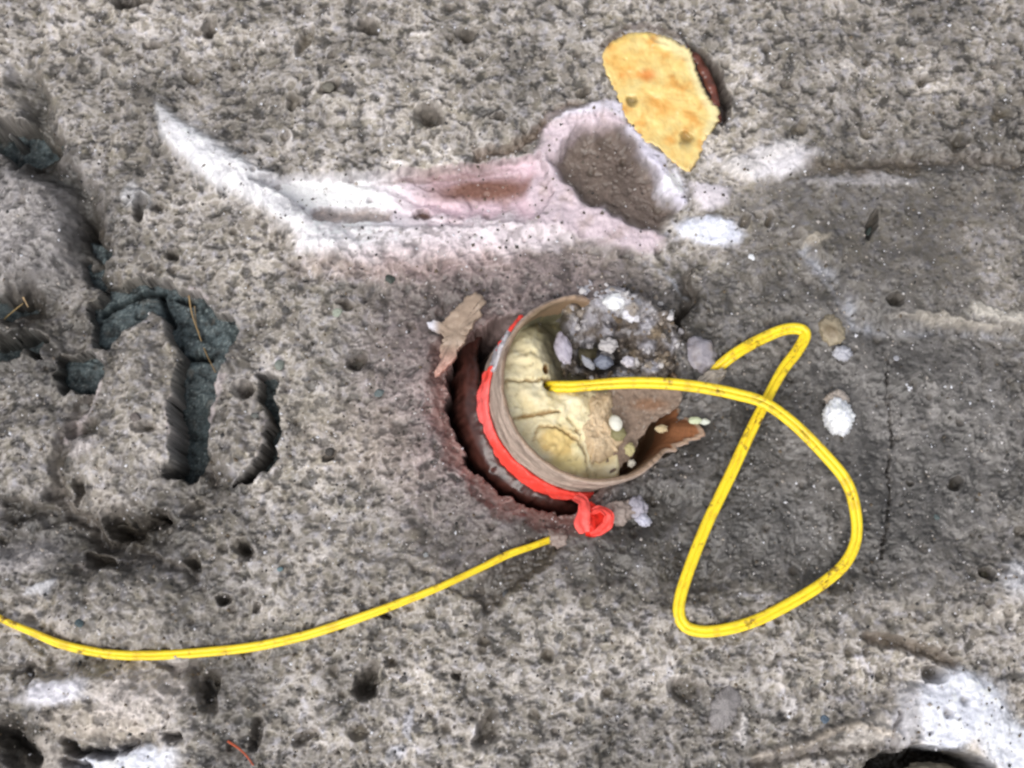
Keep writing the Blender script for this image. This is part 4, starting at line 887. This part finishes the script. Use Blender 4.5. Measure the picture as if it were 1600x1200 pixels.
lump('snow_chunk', 875, 800, 2, (26, 16, 9), (146, 128, 122), 'brownish snow chunk left of the red tape knot', 'snow chunk', rough=.4, fine=.2, seed=36, m='snow')
lump('ice_chunk', 1112, 590, 7, (20, 11, 13), (172, 162, 150), 'pale crumb of ice pressing on the cord where it dives under the snow', 'ice chunk', rough=.4, fine=.2, seed=38, m='snow', rot=25)
lump('snow_chunk', 1450, 1208, -60, (44, 15, 12), (120, 114, 100), 'pale lump showing in the dark hollow at the bottom edge', 'snow chunk', rough=.25, fine=.1, seed=39, m='snow', rest=False)

# tan foam chunk, beads, pellets
tan = [(918, 622), (930, 612), (954, 612), (958, 630), (955, 650), (972, 668), (974, 688), (962, 706), (946, 720), (924, 724), (912, 706), (903, 692), (889, 676), (892, 662), (904, 648), (912, 636)]
slab('foam_chunk', tan, -16, 26, lambda x, y, e: 14 * ss(0, .6, e) + 9 * fbm(x, y, 22, 3, 140) + 3 * perlin(x / 5, y / 5, 141), lambda x, y, e: lin((206, 184, 152)) * (1 + .28 * fbm(x, y, 18, 3, 142))[..., None],
     'foam', rings=26, n=120, jag=2.5, seed=12, label='lumpy tan foam chunk lying in the middle of the tube below the cord', cat='foam chunk', bevel=.3)
lump('foam_bead', 962, 661, 4, (10, 13, 8), (226, 224, 212), 'oval white foam bead on the brown liner inside the tube', 'bead', rough=.06, fine=.02, seed=41, rest=False, m='foam', rot=20)
lump('foam_bead', 966, 678, -4, (12, 11, 7), (138, 132, 96), 'olive foam bead right under the white bead inside the tube', 'bead', rough=.12, fine=.04, seed=42, rest=False, m='foam')
lump('foam_bead', 896, 703, -12, (6, 13, 6), (228, 216, 168), 'cream bean shaped foam crumb on the yellow foam plug', 'bead', rough=.06, fine=.03, seed=43, rest=False, m='foam', rot=42)
lump('foam_bead', 984, 702, -6, (8, 10, 5), (186, 176, 130), 'dull yellow foam crumb near the torn edge of the brown liner', 'bead', rough=.25, fine=.1, seed=44, rest=False, m='foam')
lump('foam_bead', 1086, 657, 10, (10, 6, 5), (196, 204, 172), 'greenish white foam crumb by the torn right rim of the tube', 'bead', rough=.15, fine=.06, seed=45, m='foam', rest=False)
lump('foam_bead', 1101, 659, 8, (8, 5, 4), (214, 218, 206), 'smaller white foam crumb right beside the greenish one at the torn tube rim', 'bead', rough=.15, fine=.06, seed=46, m='foam', rest=False)
lump('foam_bead', 1034, 670, -22, (9, 6, 5), (196, 178, 142), 'tan crumb caught in the tear of the brown liner', 'bead', rough=.3, fine=.1, seed=47, rest=False, m='foam')
lump('foam_bead', 987, 724, -14, (6, 6, 4), (206, 200, 186), 'tiny white crumb at the lower tip of the brown liner', 'bead', rough=.3, fine=.1, seed=48, rest=False, m='foam')

# brownish ice flake standing left of the tube
flake = [(742, 456), (752, 460), (760, 470), (752, 482), (754, 494), (742, 500), (736, 515), (728, 530), (716, 548), (706, 566), (692, 580), (682, 590), (678, 582), (690, 566), (688, 545), (694, 528), (686, 518), (672, 514), (666, 506), (676, 500), (690, 505), (700, 492), (714, 478), (728, 464)]
def fl_t(x, y, e):
    c = lin((164, 144, 126)) * (1 + .16 * fbm(x, y, 22, 3, 151))[..., None]
    m = (ss(530, 580, y) * .6)[..., None]; c = c * (1 - m) + lin((204, 150, 138)) * m
    m = (ss(690, 672, x) * ss(530, 515, y))[..., None]; return c * (1 - m) + lin((214, 212, 220)) * m
slab('ice_flake', flake, 24, 9, lambda x, y, e: 6 * fbm(x, y, 30, 3, 150) + .09 * (x - 700) - .02 * (y - 520), fl_t, 'snow', rings=26, n=190, jag=2.4, seed=15, center=(712, 520),
     label='thin jagged brown tinted ice flake left of the cardboard tube', cat='ice flake', bevel=.08)

# ------------------------------------------------------------------ pebbles in the snow
PEB = [(592, 614, 9, (96, 106, 106), 'blue grey pebble in the snow left of the tube gap'), (123, 974, 8, (70, 84, 88), 'small dark blue pebble above the trailing cord at left'),
       (609, 436, 9, (62, 68, 62), 'dark round pebble below the pink groove'), (1359, 362, 8, (74, 84, 80), 'dark narrow pebble in a slot of the right hand shelf'),
       (1289, 1124, 7, (84, 98, 112), 'small blue pebble right of the large flat grey stone'),
       (446, 484, 7, (76, 74, 72), 'small dark round pebble right of the slate opening'), (528, 488, 9, (150, 156, 142), 'pale greenish pebble amid the snow left of the ice flake'),
       (437, 570, 9, (120, 126, 118), 'grey green pebble above the narrow slate slit'), (1463, 808, 6, (84, 96, 96), 'tiny blue grey pebble right of the long crack'),
       (438, 889, 5, (96, 120, 126), 'tiny pale blue pebble above the trailing cord'), (578, 46, 8, (130, 138, 130), 'greenish pebble in a pit near the top edge'),
       (1218, 692, 6, (92, 88, 84), 'small grey pebble inside the cord loop'), (1175, 402, 6, (214, 216, 220), 'tiny white ice bead right of the white patch'),
       (212, 652, 9, (104, 96, 92), 'grey pebble on the big snow island beside the slate'), (398, 649, 6, (100, 102, 98), 'small grey pebble on the narrow snow island'),
       (791, 928, 6, (78, 80, 84), 'small dark pebble in the hollow under the trailing cord'), (1104, 862, 7, (92, 84, 78), 'dull brown pebble by the straight run of the cord loop'),
       (516, 706, 9, (64, 60, 56), 'dark flat pebble in the pale snow left of the sleeve'), (1537, 898, 6, (66, 62, 48), 'dark olive pebble near the right edge'),
       (1400, 560, 5, (150, 150, 156), 'tiny pale pebble at the top of the long crack'), (665, 868, 5, (150, 152, 152), 'tiny pale pebble above the right part of the trailing cord'),
       (1500, 350, 7, (88, 80, 72), 'brown pebble on the right hand shelf'), (512, 136, 10, (108, 104, 94), 'flat grey brown stone in the crust above the pink groove'),
       (1420, 110, 6, (92, 88, 80), 'small grey stone in the crust at upper right'), (630, 1062, 6, (92, 88, 86), 'small grey stone near the deep pit at the bottom')]
for i, (px, py, r, rgb, lab) in enumerate(PEB):
    rr = (r * random.uniform(.9, 1.15), r * random.uniform(.75, 1.0) * (1.25 if r > 20 else 1), r * .5)
    if 'narrow' in lab and 'slot' in lab: rr = (5, 11, 4)
    z = 1.0 if r < 20 else -6
    lump('pebble' if r < 20 else 'stone', px, py, z, rr, rgb, lab, 'pebble' if r < 20 else 'stone', m='stone', rot=random.uniform(-40, 40), level=3, rough=.12, fine=.03, seed=300 + i, flat_cut=.75)

slab('stone', [(1108, 1124), (1110, 1100), (1120, 1084), (1140, 1066), (1152, 1078), (1160, 1092), (1152, 1112), (1146, 1128), (1130, 1142), (1116, 1140)], ground_z(1134, 1104) + 10, 18, lambda x, y, e: 5 * ss(0, .7, e) + 3 * fbm(x, y, 22, 3, 170),
     lambda x, y, e: lin((136, 131, 130)) * (1 + .4 * fbm(x, y, 16, 4, 171, .65))[..., None], 'stone', rings=20, n=90, jag=2.2, seed=31, label='large flat grey stone half buried near the bottom, below the cord loop', cat='stone', bevel=.25)

# ------------------------------------------------------------------ dry straws and a needle
def straw(name, pts, rad, rgb, label, cat):
    p = catmull([P(*q) for q in pts], 10); tg = np.gradient(p, axis=0); tg /= np.linalg.norm(tg, axis=1)[:, None]
    sd_ = np.cross(tg, [0, 0, 1.]); sd_ /= np.linalg.norm(sd_, axis=1)[:, None]; uu = np.cross(sd_, tg)
    a = np.linspace(0, 2 * np.pi, 6, endpoint=False); k = len(p); rr = rad * (1 - .5 * np.linspace(0, 1, k))
    ring = p[:, None] + rr[:, None, None] * (np.cos(a)[None, :, None] * sd_[:, None] + np.sin(a)[None, :, None] * uu[:, None])
    obj(name, make_mesh(name, ring.reshape(-1, 3), grid_faces(k, 6, True), np.tile(lin(rgb), (k * 6, 1))), 'straw', label=label, cat=cat, origin=p[0])
straw('straw', [(295, 462, 2), (300, 490, -22), (310, 520, -30), (322, 552, -30), (337, 582, 4)], 1.5, (158, 132, 92), 'long dry grass straw lying across the open slate', 'straw')
straw('straw', [(304, 478, -26), (307, 508, -34), (312, 520, -36)], 1.1, (150, 128, 96), 'short dry grass straw beside the long one on the slate', 'straw')
straw('straw', [(-6, 512, -30), (14, 492, -26), (36, 474, -14)], 1.8, (150, 128, 84), 'dry grass straw in the dark hollow at the left edge', 'straw')
straw('straw', [(36, 464, -16), (40, 472, -20), (44, 480, -24)], 1.6, (188, 160, 120), 'short bright straw tip above the straw at the left edge', 'straw')
zz = ground_z(375, 1172)
straw('pine_needle', [(356, 1158, zz + 3), (374, 1170, zz + 6), (386, 1182, zz + 6), (396, 1196, zz + 3)], 1.9, (176, 78, 44), 'curved orange brown pine needle on the snow near the bottom edge', 'needle')
straw('twig', [(872, 602, -26), (880, 614, -30), (895, 620, -30)], 1.0, (120, 74, 40), 'hair thin brown root curling below the cord inside the tube', 'twig')

# ------------------------------------------------------------------ loose grains of ice and grit: nobody could count them
rsn = np.random.RandomState(4)
def grains(name, n, rmin, rmax, rgbs, m, seed, avoid_tube=True):
    r0 = np.random.RandomState(seed); V = []; F = []; T = []; v0, f0 = ICO[1]
    octv = np.array([[1, 0, 0], [-1, 0, 0], [0, 1, 0], [0, -1, 0], [0, 0, 1], [0, 0, -1]], float)
    octf = np.array([[0, 2, 4], [2, 1, 4], [1, 3, 4], [3, 0, 4], [2, 0, 5], [1, 2, 5], [3, 1, 5], [0, 3, 5]])
    px = r0.uniform(-60, 1660, n * 2); py = r0.uniform(-50, 1250, n * 2); x, y = P2(px, py)
    ii = np.clip(np.searchsorted(ax, x), 0, len(ax) - 1); jj = np.clip(np.searchsorted(ay, y), 0, len(ay) - 1); z = hgt[jj, ii]
    ok = (z > -45); x, y, z = x[ok][:n], y[ok][:n], z[ok][:n]; k = len(x)
    rad = rmin + (rmax - rmin) * r0.rand(k) ** 2.5
    ang = r0.rand(k) * 6.28; st = .6 + .6 * r0.rand(k, 3)
    v = octv[None] * (rad[:, None] * st)[:, None, :] * (1 + .25 * r0.normal(size=(k, 6, 1)))
    ca, sa = np.cos(ang)[:, None], np.sin(ang)[:, None]
    vx = v[..., 0] * ca - v[..., 1] * sa; vy = v[..., 0] * sa + v[..., 1] * ca; tl = r0.normal(size=(k, 1)) * .5
    v = np.stack([vx, vy, v[..., 2] + vx * tl], -1) + np.stack([x, y, z + rad * .35], -1)[:, None, :]
    f = octf[None] + (np.arange(k) * 6)[:, None, None]
    c = lin(np.array(rgbs)[r0.randint(len(rgbs), size=k)])
    me = make_mesh(name, v.reshape(-1, 3), f.reshape(-1, 3), np.repeat(c, 6, 0), smooth=False)
    o = obj(name, me, m, label=None, kind='stuff'); return o
o = grains('ice_grains', 5500, 1.0, 3.0, [(205, 200, 198), (186, 178, 172), (225, 225, 232), (170, 160, 150)], 'ice_grain' if 'ice_grain' in M else 'snow', 71)
o['label'] = 'loose pale ice grains scattered over the dirty snow'; o['category'] = 'ice grains'
o = grains('grit', 3500, 1.2, 3.6, [(70, 66, 60), (92, 84, 74), (52, 52, 52), (104, 92, 76)], 'stone', 72)
o['label'] = 'loose dark grit scattered over the dirty snow'; o['category'] = 'grit'

r0 = np.random.RandomState(19); V = []; F = []; T = []; n0 = 0
while n0 < 42 * 150:
    x = r0.uniform(840, 1075); y = r0.uniform(436, 600)
    q = poly_sd(np.array([x]), np.array([y]), pileo)[0]
    if q > 10 or (q < -12 and r0.rand() < .3): continue
    z = float(pile_h(np.array([x]), np.array([y]), np.array([.5]))[0]) + 2 if q < 0 else ground_z(x, y) + 2
    r = 1.8 + 5.5 * r0.rand() ** 3
    v, f, n = lump_data(P(x, y, z), r * (.6 + .8 * r0.rand(3)), r0.rand() * 180, 2, .4, .2, r0.randint(999), .5)
    c = lin([(196, 192, 192), (150, 140, 130), (170, 166, 168), (112, 98, 82)][r0.randint(4)])
    V.append(v); F.append(f + n0); T.append(np.tile(c, (len(v), 1))); n0 += len(v)
o = obj('snow_crumbs', make_mesh('snow_crumbs', np.concatenate(V), np.concatenate(F), np.concatenate(T), smooth=False), 'snow', kind='stuff')
o['label'] = 'loose crumbs of snow on and round the heap in the tube'; o['category'] = 'snow crumbs'
